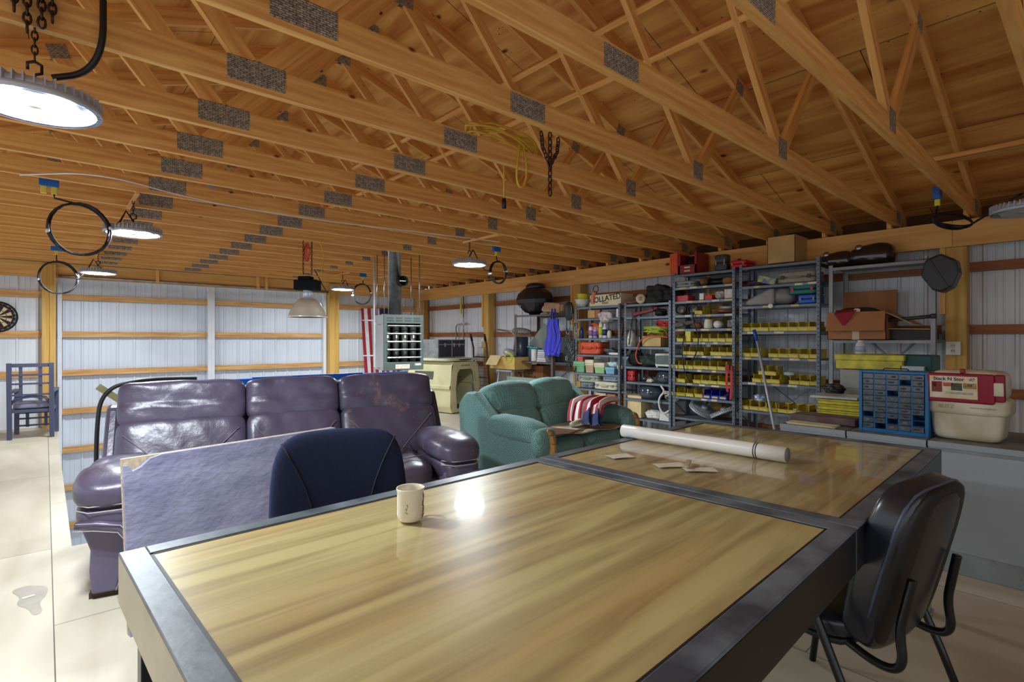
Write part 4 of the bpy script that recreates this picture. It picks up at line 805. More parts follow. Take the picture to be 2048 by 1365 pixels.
tag(b.build('cord_reel', mat('orange_reel', rgb(236, 104, 60), .4), None, loc=(XS+.18, on_X(1176, XS), 1.37+.121)), 'round orange cord reel standing behind the spray cans', 'reel')
bottle(1163, 1.37, .17, .035, 'dark blue bottle left of the orange reel', rgb(30, 60, 120), rgb(20, 50, 150)); bottle(1182, 1.37, .2, .034, 'white and purple spray can with deep blue cap', rgb(220, 214, 232), rgb(60, 40, 190), band=rgb(170, 120, 180), neck=.9)
bottle(1191, 1.37, .17, .034, 'lilac spray can right of the blue capped can', rgb(176, 178, 214), rgb(200, 200, 210), band=rgb(120, 110, 180)); bottle(1202, 1.37, .28, .032, 'tall white and lime spray bottle, tallest on the lower shelving', rgb(224, 226, 200), rgb(230, 230, 220), band=rgb(200, 214, 50))
bottle(1210, 1.37, .22, .036, 'white bottle with a navy label right of the lime bottle', rgb(230, 232, 234), rgb(230, 230, 230), band=rgb(40, 52, 110), nk=.75); bottle(1219, 1.37, .13, .035, 'short white bottle with dark cap beside the brown holster', rgb(220, 214, 200), rgb(40, 40, 40))
b = MB(); b.box((0, 0, .13), (.05, .1, .26), (.16, 0, 0), taper=.6); tag(b.build('brown_holster', mat('brown_leather', rgb(104, 70, 60), .6), None, loc=(XS+.1, on_X(1234, XS), 1.38)), 'dark brown leather holster at the right end above the cable heap', 'holster')
for i, (x, R_, lab) in enumerate(((1214, .1, 'grey cable coil right of the orange tool case'), (1228, .09, 'dark cable coil at the right end of the fourth shelf'))): coil('cable_coil', lab, (XS+.14, on_X(x, XS), 1.15+.02*i), R_, .007, 6, mat('grey_cable', rgb(110, 116, 120), .5) if i == 0 else RUBBER, (.2, 0, 1), jit=.03)
b = MB(); b.puff((0, 0, .02), (.06, .2, .04), 6, 2.4); tag(b.build('plastic_piece', WHITE, None, loc=(XS+.03, on_X(1226, XS), 1.12)), 'white rounded handle lying before the cable coils', 'handle')
def filebox(x0, x1, z, h, label, c1, c2):
    y, w = place(x0, x1); t = thing('file_box', label, 'box', (XS+.12, y, z), 0, 'pastel index card boxes'); m1 = mat('pastel_%d_%d_%d' % tuple(int(v*255) for v in c1), c1, .5); m2 = mat('pastel_%d_%d_%d' % tuple(int(v*255) for v in c2), c2, .5)
    b = MB(); b.box((0, 0, h*.28), (.24, w*.9, h*.56), None, 0, .92); b.build('box_base', m1, t, bevel=.004); b = MB(); b.box((0, 0, h*.56+h*.07), (.26, w, h*.14)); b.box((0, 0, h*.85), (.26, w, h*.3)[:2]+(h*.3,), (math.pi, 0, 0), taper=1); b.build('box_lid', m2, t, bevel=.01); return t
filebox(1147, 1169, .84, .17, 'green pastel index box, leftmost in the row', rgb(120, 184, 140), rgb(130, 196, 150)); filebox(1170, 1187, .84, .20, 'tan index box with a cream lid', rgb(200, 164, 136), rgb(226, 222, 190)); filebox(1188, 1209, .84, .16, 'light green index box with a cream lid', rgb(160, 200, 136), rgb(232, 228, 200)); filebox(1210, 1229, .84, .10, 'light blue index box with toy parts on top', rgb(130, 184, 214), rgb(140, 196, 224))
filebox(1155, 1166, 1.01, .07, 'small coral red box on top of the green index box', rgb(226, 96, 76), rgb(230, 110, 90))
clump('toy_parts', 'pale teal and white toy parts heaped on the blue index box', (XS+.1, on_X(1218, XS), .94), (.12, .16, .08), mat('pale_teal_mix', rgb(150, 206, 200), .5, 0, .5, 40, col2=rgb(230, 240, 240)), seed=12)
b = MB(); b.lathe([(0, 0), (.045, 0), (.045, .03), (0, .03)], n=20, M=Euler((0, -math.pi/2, 0)).to_matrix()); tag(b.build('yellow_disc', mat('pale_yellow_disc', rgb(226, 220, 160), .5), None, loc=(XS+.06, on_X(1236, XS), .95)), 'pale yellow round disc at the right of the index boxes', 'disc')
toolcase(1152, 1196, .69, .13, .26, 'grey green sewing style case stacked on the grey case', rgb(168, 178, 164)); toolcase(1160, 1184, .605, .08, .26, 'dark grey low case under the grey green case', rgb(130, 142, 148), X=XS+.03)
toolcase(1204, 1236, .73, .08, .26, 'blue grey rounded case on top of the cream case', rgb(136, 152, 168), handle=False); toolcase(1187, 1232, .605, .115, .26, 'cream tool case with brown strap near the fifth shelf end', rgb(222, 216, 194), X=XS+.0)
carton(1190, 1212, .34, .2, .2, 'pale open carton below the cream case', mat('pale_carton', rgb(222, 200, 150), .8)); carton(1214, 1231, .34, .2, .2, 'brown carton with a white shipping label beside the pale carton', DCARD)
# ---- lower unit with orange cords (C) ----
b = MB(); b.lathe([(.03, -.14), (.065, -.14), (.065, .14), (.03, .14), (.03, -.14)], n=24, M=Euler((math.pi/2, 0, math.pi/2+.5)).to_matrix()); tag(b.build('paper_roll', mat('cream_paper_roll', rgb(226, 204, 168), .7), None, loc=(XS+.1, on_X(1275, XS), 1.85+.066)), 'cream paper roll with open core on top of the lower shelving', 'roll')
b = MB(); b.puff((0, 0, .03), (.24, .2, .05), 4, 6); tag(b.build('folded_rag', mat('pink_brown_cloth', rgb(150, 100, 100), .9, 0, .4, 30), None, loc=(XS+.16, on_X(1256, XS), 1.85)), 'flat pinkish box and papers between crate and paper roll', 'box')
t = clump('black_bag', 'black crumpled bag hanging over the top shelf edge beside the paper roll', (XS+.14, on_X(1306, XS), 1.80), (.30, .34, .30), mat('black_cloth', rgb(34, 40, 40), .8, 0, .2), seed=4); 
clump('black_bag', 'second black cloth bundle on top, right beside the tall shelving', (XS+.16, on_X(1332, XS), 1.85), (.28, .26, .2), mat('black_cloth', rgb(34, 40, 40), .8), seed=9)
clump('black_pouch', 'black pouch on the second shelf under the hanging bag', (XS+.12, on_X(1312, XS), 1.67), (.14, .16, .1), mat('black_cloth', rgb(34, 40, 40)), seed=14)
b = MB(); b.bar((0, .16, .03), (0, -.18, .09), .05, .05); b.bar((0, -.1, .06), (0, -.24, .12), .03, .03); tag(b.build('caulking_gun', mat('dark_red_tool', rgb(130, 30, 44), .4), None, loc=(XS+.06, on_X(1281, XS), 1.67), bevel=.01), 'dark red handled tool with black barrel on the second shelf', 'tool')
cable('hanging_black_cable', 'black cable arching down from the second shelf over the white jug', [px(1258, 690, Xc+.02), px(1261, 665, Xc+.02), px(1264, 636, Xc), px(1270, 634, Xc), px(1276, 660, Xc+.02), px(1276, 690, Xc+.02)], .009, RUBBER)
def jug():
    X = XS+.1; t = thing('plastic_jug', 'clear white plastic jug with red lettering at the left of the third shelf', 'jug', (X, on_X(1262, X), 1.25))
    b = MB(); b.lathe([(0, 0), (.075, 0), (.08, .01), (.08, .13), (.06, .18), (.025, .23), (.025, .25), (0, .25)], n=24); b.build('jug_body', mat('milky_plastic', rgb(206, 214, 216), .25), t); b = MB(); b.lathe([(.0815, .03), (.0815, .12)], n=24); b.build('label_band', PAPER, t)
    b = MB(); b.lathe([(.026, .24), (.026, .28), (.008, .3), (.008, .36), (0, .36)], n=14); b.build('cap', ALU, t)
jug()
carton(1284, 1322, 1.25, .14, .25, 'tan cardboard box under the heap of cords', mat('tan_carton', rgb(214, 180, 120), .8), flaps=True)
OR = mat('orange_lead', rgb(226, 92, 62), .5); YG = mat('yellow_green_cord', rgb(190, 206, 70), .5)
coil('extension_lead', 'yellow green cord coils lying on the tan cardboard box', (XS+.12, on_X(1302, XS), 1.46), .15, .008, 9, YG, (.25, 0, 1), sq=(.6, 1), jit=.035); coil('extension_lead', 'red orange cord bundle heaped on top of the yellow green cord', (XS+.14, on_X(1322, XS), 1.54), .12, .009, 7, mat('red_cord', rgb(206, 50, 50), .5), (.3, 0, 1), sq=(.6, 1), jit=.035)
cable('extension_lead', 'orange cord trailing down in front to the fourth shelf', [px(1335, 675, Xc+.05), px(1300, 671, Xc), px(1280, 680, Xc), px(1272, 705, Xc), px(1272, 718, Xc), px(1277, 727, Xc), px(1284, 728, Xc)], .009, OR)
clump('canvas_straps', 'heap of dark green canvas straps on the fourth shelf', (XS+.14, on_X(1290, XS), .97), (.24, .32, .17), mat('olive_canvas', rgb(62, 78, 72), .9, 0, .5, 14), seed=21, n=16); clump('black_gear', 'black gear bundle at the left of the fourth shelf', (XS+.18, on_X(1258, XS), .97), (.2, .2, .22), mat('black_cloth', rgb(34, 40, 40)), seed=22)
def oven():
    X = XS+.02; y, w = place(1308, 1341); t = thing('toaster_oven', 'white toaster oven with dark glass door beside the canvas straps', 'toaster', (X, y, .97)); h = .19; d = .28
    b = MB(); b.bb((0, -w/2, .015), (d, w/2, h)); b.build('oven_body', WHITE, t, bevel=.015)
    b = MB(); b.box((-.006, 0, h*.55), (.012, w*.9, h*.6), (0, .12, 0)); b.build('glass_door', mat('oven_glass', rgb(110, 124, 124), .1), t, bevel=.004)
    b = MB(); b.tube([(-.025, -w*.3, h*.93), (-.025, w*.3, h*.93)], .008, 8); b.build('door_handle', WHITE, t)
    for s in (-1, 1): b = MB(); b.box((.03, s*w*.42, .008), (.03, .02, .016)); b.build('foot', WHITE, t)
oven()
toolcase(1249, 1268, .755, .15, .2, 'red metal box at the left of the fifth shelf', rgb(196, 40, 44), handle=False, latch=mat('steel_hasp', rgb(170, 170, 170), .3, .6))
bottle(1279, .755, .13, .03, 'dark bottle with a pump beside the red metal box', rgb(40, 46, 56), rgb(30, 30, 36)); clump('crumpled_paper', 'crumpled white paper before the smaller dark drum', (XS+.06, on_X(1296, XS), .755), (.08, .1, .05), PAPER, seed=31)
def drum(x, z, R, h, lab):
    X = XS+.03+R*.85; t = thing('ribbed_dark_dome', lab, 'drum', (X, on_X(x, XS), z)); m = mat('glossy_blue_black', rgb(58, 70, 84), .12, 0, .05, coat=.5)
    b = MB(); b.lathe([(0, 0), (R*.8, 0), (R*.97, h*.2), (R, h*.45), (R*.93, h*.75), (R*.72, h), (0, h)], n=36); b.build('drum_shell', m, t); b = MB(); b.lathe([(R*1.0, h*.42), (R*1.02, h*.45), (R*1.0, h*.5)], n=36); b.build('seam_rim', m, t)
drum(1323, .755, .16, .17, 'smaller glossy dark rounded drum beside the red metal box'); drum(1290, .52, .21, .2, 'larger glossy dark rounded drum on the shelf below')
cable('white_hose', 'white ribbed hose loop hanging off the right end of the lower shelving', [px(1322, 772, Xc), px(1330, 784, Xc), px(1318, 795, Xc), px(1318, 815, Xc), px(1327, 830, Xc), px(1338, 822, Xc+.02)], .013, WHITE, 'hose', 8)
coil('white_hose_coil', 'white hose coil at the right end beside the larger drum', (XS+.1, on_X(1335, XS), .58), .09, .011, 3, WHITE, (.6, 0, 1), jit=.02)
for x in (1296, 1307): clump('white_socks', 'white crumpled fittings on the low shelf, %s heap' % ('left' if x < 1300 else 'right'), (XS+.1, on_X(x, XS), .25), (.14, .16, .12), WHITE, seed=x)
carton(1318, 1338, .25, .1, .14, 'row of white small cartons at the low shelf right end', WHITE); carton(1247, 1283, .25, .3, .25, 'cream carton with torn flap behind the flag covered arm', mat('cream_carton', rgb(236, 214, 160), .8))
# ---- brown rack (A) with plastic shell, folded bag, blue bag ----
def shell():
    t = thing('plastic_motor_shell', 'large black molded plastic shell with a domed top on the brown rack', 'shell', (XS+.19, on_X(1070, XS+.2), 1.775)); K = mat('satin_black_plastic', rgb(36, 34, 40), .3, 0, .1)
    b = MB(); b.lathe([(0, 0), (.10, 0), (.12, .03), (.2, .05), (.36, .2), (.38, .26), (.33, .37), (.2, .46), (.12, .47), (0, .47)], n=10, M=Matrix(((.74, 0, 0), (0, 1.05, 0), (0, 0, 1))), smooth=False); b.build('shell_body', K, t, bevel=.03)
    b = MB(); b.puff((0, -.02, .49), (.28, .36, .14), 8, 2.4); b.build('domed_top', K, t)
    b = MB(); b.tube([(-.30, .05+.02*math.cos(a), .14+.02*math.sin(a)) for a in [k*math.pi/6 for k in range(12)]], .005, 6, True); b.build('ring', ALU, t)
shell()
b = MB(); b.box((0, 0, .09), (.26, .34, .16), (.1, 0, .1)); b.box((-.02, .17, .07), (.22, .1, .1), (.5, 0, 0)); b.box((.02, -.17, .08), (.2, .1, .13), (.0, 0, 0)); tag(b.build('folded_canvas', mat('tan_canvas', rgb(186, 154, 120), .85, 0, .2, 6), None, loc=(XS+.14, on_X(1100, XS), 1.785), bevel=.03), 'folded tan canvas bag in front of the black shell', 'bag')
def bluebag():
    m = mat('cobalt_nylon', rgb(66, 66, 214), .5, 0, .1, 4); X = XS-.05; y = on_X(1105, X); t = thing('nylon_bag', 'cobalt blue nylon bag hanging by its straps from the brown rack corner', 'bag', (X, y, 1.10))
    def f(u, v):
        a = 2*math.pi*u; w = .125+.06*math.sin(v*math.pi)*(1-v)*1.6-.04*v; z = .58*v; return ((.05+.03*math.sin(5*a+2*v)+.02*math.sin(9*a))*math.cos(a)*(1-.3*v), (w+.02*math.sin(7*a+3*v)+.02*math.sin(11*a-4*v))*math.sin(a)-.02*v+.012*math.sin(9*v), z+.03*math.sin(a*2)*(1-v)**2-(.0 if v > .1 else .0))
    b = MB(); b.grid(f, 48, 14); b.puff((0, 0, .02), (.09, .17, .08), 6, 2.5); b.build('bag_body', m, t)
    for s in (-.05, .05): b = MB(); b.bar((0, s-.01, .55), (.02, s*.6-.005, .75), .004, .03, (1, 0, 0)); b.build('strap', m, t)
bluebag()
def misc_A():
    X = XS+.1
    def cyl(x, r, h, lab, col, rough=.4, name='canister', cat='canister', dx=0, z=.975):
        b = MB(); b.lathe([(0, 0), (r*.95, 0), (r, .01), (r, h-.01), (r*.9, h), (0, h)], n=22); return tag(b.build(name, mat('cyl_%d_%d_%d' % tuple(int(v*255) for v in col), col, rough), None, loc=(X+dx, on_X(x, X+dx), z)), lab, cat)
    cyl(1042, .13, .42, 'dark slate blue tall bin on the brown rack', rgb(52, 66, 84), .3, 'waste_bin', 'bin', .12); cyl(1040, .1, .09, 'low black pan before the dark bin', rgb(34, 36, 46), .4, 'round_pan', 'pan', -.03)
    b = MB(); b.puff((0, 0, .1), (.25, .42, .12), 8, 2.2, (.1, 0, 0)); tag(b.build('speckled_bundle', mat('speckled_cloth', rgb(200, 190, 180), .9, 0, .5, 60), None, loc=(X+.2, on_X(1043, X+.2), 1.40)), 'speckled cloth bundle on top of the dark bin', 'cloth')
    cyl(1069, .055, .21, 'white tall container with a teal lid', rgb(232, 228, 218), .5, 'white_container', 'container', -.02); b = MB(); b.box((0, 0, .01), (.16, .2, .02), (.1, .1, .3)); tag(b.build('teal_cloth', mat('teal_cloth', rgb(50, 176, 176), .7), None, loc=(X-.02, on_X(1069, X-.02), 1.195)), 'teal cloth laid over the white container', 'cloth')
    cyl(1062, .05, .26, 'steel blue can behind the white container', rgb(70, 104, 130), .3, dx=.12); cyl(1078, .045, .17, 'dark rounded bottle right of the white container', rgb(40, 48, 56), .3, 'dark_bottle', 'bottle')
    b = MB(); b.box((0, 0, .2), (.02, .4, .5), (.75, 0, .1)); tag(b.build('patterned_board', mat('grey_green_speckle', rgb(170, 178, 166), .8, 0, .3, 120), None, loc=(X+.28, on_X(1080, X+.2), 1.12), bevel=.05), 'grey green speckled ironing pad leaning behind the containers', 'pad')
    for i in range(6):
        b = MB(); b.box((0, 0, .015), (.2, .2-.01*i, .026), (0, 0, random.uniform(-.1, .1))); tag(b.build('plastic_tray', mat('tray_%d' % (i % 3), (rgb(220, 200, 206), rgb(226, 226, 226), rgb(190, 196, 206))[i % 3], .5), None, loc=(X-.02, on_X(1092, X), .975+.034*i)), '%s tray from the bottom in the stack behind the blue bag' % ORD[i], 'tray', 'stack of pale trays')
    b = MB(); b.box((0, 0, .19), (.02, .42, .38), (0, .05, 0)); b.bb((-.03, .2, 0), (.0, .215, .36)); tag(b.build('mesh_screen', mat('grey_mesh_panel', rgb(110, 122, 124), .5, .2, .5, 120), None, loc=(XS+.3, on_X(1130, XS+.3), .975)), 'grey mesh panel leaning between the brown rack and shelving', 'panel')
misc_A()
# cluster of clips, straps and the black pouch hanging between the racks
t = thing('hanging_tool_cluster', 'cluster of black clips, keys and a pouch hanging between the racks', 'tools', px(1140, 620, XS)); b = MB(); b.puff((0, .02, -.02), (.06, .17, .3), 8, 2.6); b.build('black_pouch', BLACK, t)
for i in range(26):
    b = MB(); a = random.uniform(0, 3); y = random.uniform(-.13, .13); z = -random.uniform(.25, .95); b.tube([(random.uniform(-.03, .02), y+.03*math.cos(k), z+.045*math.sin(k)) for k in [a+q*1.05 for q in range(6)]], .007, 5, True); b.build('clip', (GALV, BLACK, mat('dark_green_webbing', rgb(50, 78, 74), .8), CHAIN)[i % 4], t)
for y in (-.06, .0, .07): b = MB(); b.bar((0, y, -.05), (0, y*1.2, -.5), .004, .02, (1, 0, 0)); b.build('strap', mat('grey_strap', rgb(140, 140, 136), .8), t)
# ---- open grey rack (F) ----
def big_box():
    t = carton(1655, 1772, 1.35, .25, .42, 'large opened orange brown carton with raised flaps on the open rack', DCARD, X=XS-.08, flaps=False, tape=True); y, w = place(1655, 1772, XS-.08); d = .42; h = .25
    b = MB(); b.box((-d/2-.035, 0, h+.035-.1), (.006, w*.99, .2), (0, .3, 0)); b.build('front_flap', DCARD, t); b = MB(); b.box((d/2+.03, 0, h+.13), (.006, w*.95, .28), (0, .15, 0)); b.build('back_flap', DCARD, t)
    b = MB(); b.box((0, -w/2-.1, h-.04), (d*.95, .24, .006), (.5, 0, 0)); b.build('side_flap', CARD, t)
big_box()
b = MB(); b.add([(0, .09, .0), (0, -.09, .02), (-.005, .0, -.14), (.1, .1, .04), (.1, -.1, .05)], [(0, 2, 1), (0, 1, 4, 3)]); tag(b.build('red_bandana', mat('red_cloth', rgb(150, 22, 46), .8), None, loc=(XS-.125, on_X(1690, XS-.1), 1.615), solid=.004), 'red bandana corner hanging over the big carton edge', 'cloth')
clump('fabric_hat', 'black cloth cap with a pale emblem in the big carton', (XS+.05, on_X(1715, XS), 1.58), (.2, .36, .10), mat('black_cloth', rgb(34, 40, 40)), seed=41, cat='cap', k=.25)
b = MB(); b.puff((0, 0, 0), (.012, .06, .045), 5, 2.3); tag(b.build('pale_emblem', PAPER, None, loc=(XS-.066, on_X(1718, XS), 1.645)), 'pale oval emblem badge on the black cap', 'badge')
b = MB(); b.tube([(0, .15, .05), (0, -.18, .08)], .018, 10); b.tube([(0, -.18, .08), (0, -.22, .083)], .024, 10); tag(b.build('telescoping_tool', mat('gunmetal', rgb(70, 76, 80), .4, .4), None, loc=(XS+.0, on_X(1815, XS), 1.49)), 'gunmetal rod sticking out right of the big carton', 'rod')
b = MB(); b.box((0, 0, .05), (.3, .36, .09)); b.box((-.02, 0, .1), (.3, .34, .01)); tag(b.build('flat_box', mat('dark_flat_box', rgb(60, 52, 50), .6), None, loc=(XS+.2, on_X(1815, XS), 1.35)), 'dark flat box stack right of the big carton', 'box')
b = MB(); b.bar((0, .17, .11), (0, -.17, .10), .05, .008); tag(b.build('bent_batten', CARD, None, loc=(XS+.03, on_X(1815, XS), 1.35)), 'pale bent slat lying before the dark flat box', 'slat')
def mtank(x, y0, r, lab, s=1):
    K = mat('gloss_black_metal', rgb(38, 30, 30), .14, 0, .05, coat=.6); t = thing('metal_tank', lab, 'tank', (XS+.22, on_X(x, XS+.22), y0)); b = MB(); b.puff((0, 0, r*.5), (.3, r*2.1, r*1.15), 10, 2.5, (0, 0, 0), 0, lambda q: (q[0], q[1], q[2]*(1-.25*q[1]))); b.build('tank_body', K, t); b = MB(); b.lathe([(0, 0), (.035, 0), (.03, .02), (0, .028)], n=18, M=Euler((0, -1.0, 0)).to_matrix()); o = b.build('filler_cap', GALV, t); o.location = (-.1, .08, r*.88)
mtank(1676, 2.115, .17, 'smaller glossy black fuel tank at the left on top of the open rack'); mtank(1742, 2.115, .21, 'larger glossy black fuel tank on top of the open rack')
def hangtank():
    K = mat('matte_dark_plastic', rgb(44, 48, 52), .4, 0, .1, 10, .03); c = px(1880, 545, XS-.1); t = thing('faceted_tank', 'black faceted plastic tank hanging at the open rack right corner', 'tank', c); b = MB()
    t.scale = (.9, .84, .95); P = [(-.09, .13), (.02, .17), (.15, .1), (.17, -.02), (.12, -.15), (.02, -.2), (-.05, -.17), (-.15, -.03), (-.12, .1)]
    b.prism([(-x, y) for x, y in P][::-1], .22, Matrix(((0, 0, 1, -.1), (1, 0, 0, 0), (0, 1, 0, 0), (0, 0, 0, 1)))); b.build('tank_body', K, t, bevel=.02); b = MB(); b.bar((-.105, .09, .15), (-.105, -.1, -.17), .008, .012, (1, 0, 0)); b.build('mould_seam', mat('seam_dark', rgb(24, 26, 28), .4), t); b = MB(); b.lathe([(0, 0), (.018, 0), (.018, .03), (0, .03)], n=12); o = b.build('filler_cap', ALU, t); o.location = (-.05, .11, .14)
hangtank()
# ---- row of grey steel cabinets ----
CB = mat('pale_blue_grey_enamel', rgb(158, 172, 182), .42, 0, .1, 3, .03, 30); CT = mat('worn_cabinet_top', rgb(140, 136, 124), .5, 0, .3, 8)
CR = worn('rusted_enamel', rgb(150, 158, 164), rgb(140, 84, 40), .63, 7, .5)
CX = 3.94; CZ = .755
def cabinet(y0, y1, label, door=False, dx=.76):
    t = thing('steel_cabinet', label, 'cabinet', (CX, (y0+y1)/2, 0), 0, 'grey steel cabinets in a row'); w = y1-y0-.004; h = CZ
    b = MB(); b.bb((.004, -w/2, .0), (dx, w/2, h-.03)); b.build('cabinet_body', CR if door else CB, t, bevel=.004); b = MB(); b.bb((0, -w/2, h-.03), (dx, w/2, h)); b.build('cabinet_top', [CT, CB], t, bevel=.004).data.polygons[5].material_index = 1
    b = MB(); b.bb((-.002, -w/2, h-.034), (.002, w/2, h-.002)); b.build('top_edge', CB, t)
    if door:
        b = MB(); b.bb((-.004, -w/2+.25, .13), (.004, w/2-.03, h-.055)); b.build('door', mat('cabinet_door_enamel', rgb(162, 172, 180), .42, 0, .06, 2), t, bevel=.002)
        for lo, hi in (((-w/2+.245), (-w/2+.249)),): b = MB(); b.bb((-.003, lo, .13), (.0045, hi, h-.055)); b.build('door_gap', BLACK, t)
        for z in (.2, .6): b = MB(); b.tube([(-.008, -w/2+.247, z-.03), (-.008, -w/2+.247, z+.03)], .006, 8); b.build('hinge', CB, t)
    else:
        for z in (.06, .4): b = MB(); b.bb((-.006, -w/2+.02, z), (.004, w/2-.02, z+.3)); d = b.build('drawer', CB, t, bevel=.003); c = MB(); c.tube([(-.01, -.05, z+.24), (-.035, -.05, z+.24), (-.035, .05, z+.24), (-.01, .05, z+.24)], .006, 6); c.build('drawer_pull', GALV, d)
    return t
cabinet(1.145, 1.56, 'grey steel cabinet holding the papers and yellow boxes'); cabinet(.72, 1.14, 'grey steel cabinet holding the blue drawer organiser'); cabinet(-.32, .715, 'wide rust edged steel cabinet with one door under the cooler', True)
b = MB(); b.bb((0, -.5, 0), (.55, .5, 1.12)); b.bb((-.004, -.48, .6), (0, .48, 1.1)); b.bb((-.004, -.48, .08), (0, .48, .58)); ya, yb = on_X(1680, 4.78), on_X(1855, 4.78)
t = thing('steel_file_cabinet', 'taller grey metal cabinet behind the blue drawer organiser', 'cabinet', (4.78, (ya+yb)/2, 0)); w = ya-yb; b = MB(); b.bb((0, -w/2, 0), (.55, w/2, 1.115)); b.build('cabinet_body', mat('grey_filing_enamel', rgb(160, 166, 164), .45, 0, .1), t, bevel=.006)
for z in (.62, .97): b = MB(); b.bb((-.005, -w/2+.01, z), (.001, w/2-.01, z+.33 if z < .7 else 1.105)); b.build('drawer_front', mat('grey_filing_enamel', rgb(160, 166, 164)), t, bevel=.003)
def ybox(x0, x1, z, h, d, label, X, rz=0):
    y, w = place(x0, x1, X); m = mat('dirty_yellow_case', rgb(222, 214, 66), .5, 0, .35, 14, col2=rgb(170, 166, 60)); t = thing('yellow_storage_box', label, 'box', (X+d/2, y, z), rz, 'dirty yellow plastic boxes'); b = MB(); b.box((0, 0, h*.3), (d, w*.96, h*.6)); b.build('box_base', m, t, bevel=.006); b = MB(); b.box((0, 0, h*.8), (d*1.02, w, h*.4)); b.build('box_lid', m, t, bevel=.008)
ybox(1669, 1808, 1.12, .115, .4, 'long dirty yellow box on top of the tall grey cabinet', 4.8); 
for i in range(4): ybox(1633, 1745, CZ+.04*i+.001, .038, .3, '%s yellow box from the bottom in the stack on the cabinet' % ORD[i], 4.32)
b = MB(); b.box((0, 0, .01), (.26, .3, .016), (.0, .0, .1)); tag(b.build('clear_sheet', mat('pale_plastic_sheet', rgb(200, 214, 214), .3), None, loc=(4.45, on_X(1668, 4.45)-.02, CZ+.163)), 'pale plastic sheet on the low yellow box stack', 'sheet')
bottle(1721, 1.236, .11, .036, 'small clear water bottle standing on the long yellow box', rgb(206, 206, 204), rgb(235, 235, 235), X=4.95, band=rgb(170, 190, 220), name='water_bottle')
b = MB(); b.box((0, 0, .06), (.3, .24, .12)); tag(b.build('teal_box', mat('dark_teal_plastic', rgb(10, 84, 86), .5), None, loc=(5.0, on_X(1833, 5.0), 1.116), bevel=.01), 'dark teal ribbed box at the right of the long yellow box', 'box')
b = MB(); b.box((0, 0, .02), (.12, .14, .04)); tag(b.build('clear_tub', mat('clear_tub', rgb(196, 214, 214), .2), None, loc=(4.86, on_X(1828, 4.86), 1.116)), 'small clear tub with parts before the teal box', 'tub')
clump('black_gadget', 'small black gadget between yellow stack and grey cabinet', (4.62, on_X(1668, 4.62), CZ+.17), (.1, .14, .08), BLACK, seed=51)
b = MB(); b.box((0, 0, .03), (.2, .42, .05)); tag(b.build('long_binder', mat('worn_grey_red_binder', rgb(110, 102, 94), .7, 0, .2, 8, col2=rgb(96, 60, 66)), None, loc=(4.21, 1.345, CZ), bevel=.008), 'worn grey and red long case lying before the yellow box stack', 'case')
x, y = on_z(1640, 852, CZ); b = MB(); b.box((0, 0, .004), (.13, .30, .006), (0, 0, .04)); b.box((.0, .01, .009), (.13, .30, .004), (0, 0, -.02)); tag(b.build('paper_pad', mat('pale_yellow_pad', rgb(222, 222, 176), .7), None, loc=(4.03, 1.37, CZ)), 'pale yellow paper pad at the cabinet front edge', 'paper')
def organiser():
    X = 4.02; y0, y1 = on_X(1718, X), on_X(1857, X); w = y0-y1; h = .42; d = .17; h = .40; t = thing('drawer_organiser', 'blue small parts organiser with five columns of clear drawers', 'organiser', (X, (y0+y1)/2, CZ)); BL = mat('blue_painted_steel', rgb(30, 112, 172), .35)
    b = MB(); f = .018
    b.bb((0, -w/2, 0), (d, -w/2+f, h)); b.bb((0, w/2-f, 0), (d, w/2, h)); b.bb((0, -w/2+f, 0), (d, w/2-f, f+.008)); b.bb((0, -w/2+f, h-f), (d, w/2-f, h)); b.bb((d-.006, -w/2, 0), (d, w/2, h)); b.build('organiser_frame', BL, t, bevel=.004)
    b = MB(); iw = w-2*f; ih = h-2*f-.008; rows = 10; cw = iw/5; rh = ih/rows
    for k in range(1, 5): b.bb((.006, -w/2+f+cw*k-.004, f+.008), (d-.006, -w/2+f+cw*k+.004, h-f))
    for k in range(1, rows): b.bb((.012, -w/2+f, f+.008+rh*k-.0012), (d-.006, w/2-f, f+.008+rh*k+.0012))
    b.build('divider_grid', BL, t)
    DR = mat('clear_drawer_plastic', rgb(96, 106, 116), .15, 0, .25, 30, coat=.3); gaps = {(3, 8), (2, 6), (4, 1), (0, 2), (1, 0), (2, 1), (4, 2)}; cont = [mat('drawer_dark', rgb(70, 66, 64), .6, 0, .4, 90), mat('drawer_light', rgb(140, 138, 134), .6, 0, .4, 90)]
    for c in range(5):
        for r in range(rows):
            if (c, r) in gaps: continue
            yc = w/2-f-cw*(c+.5); zc = f+.008+rh*(r+.5); b = MB(); b.bb((.002, yc-cw*.43, zc-rh*.42), (.006, yc+cw*.43, zc+rh*.42)); b.bb((-.006, yc-cw*.4, zc-rh*.42), (.004, yc+cw*.4, zc-rh*.30)); b.bb((.006, yc-cw*.42, zc-rh*.42), (d-.02, yc+cw*.42, zc-rh*.36)); o = b.build('drawer', DR, t)
            if random.random() < .8: b = MB(); b.puff((.0015, yc+random.uniform(-.01, .01), zc-rh*.02), (.004, cw*random.uniform(.3, .6), rh*.3), 3, 3); b.build('drawer_contents', cont[random.random() < .4], o)
    b = MB(); b.tube([(d/2, .07, h), (d/2, .06, h+.012), (d/2, -.06, h+.012), (d/2, -.07, h)], .004, 6); b.build('carry_handle', BLACK, t)
organiser()
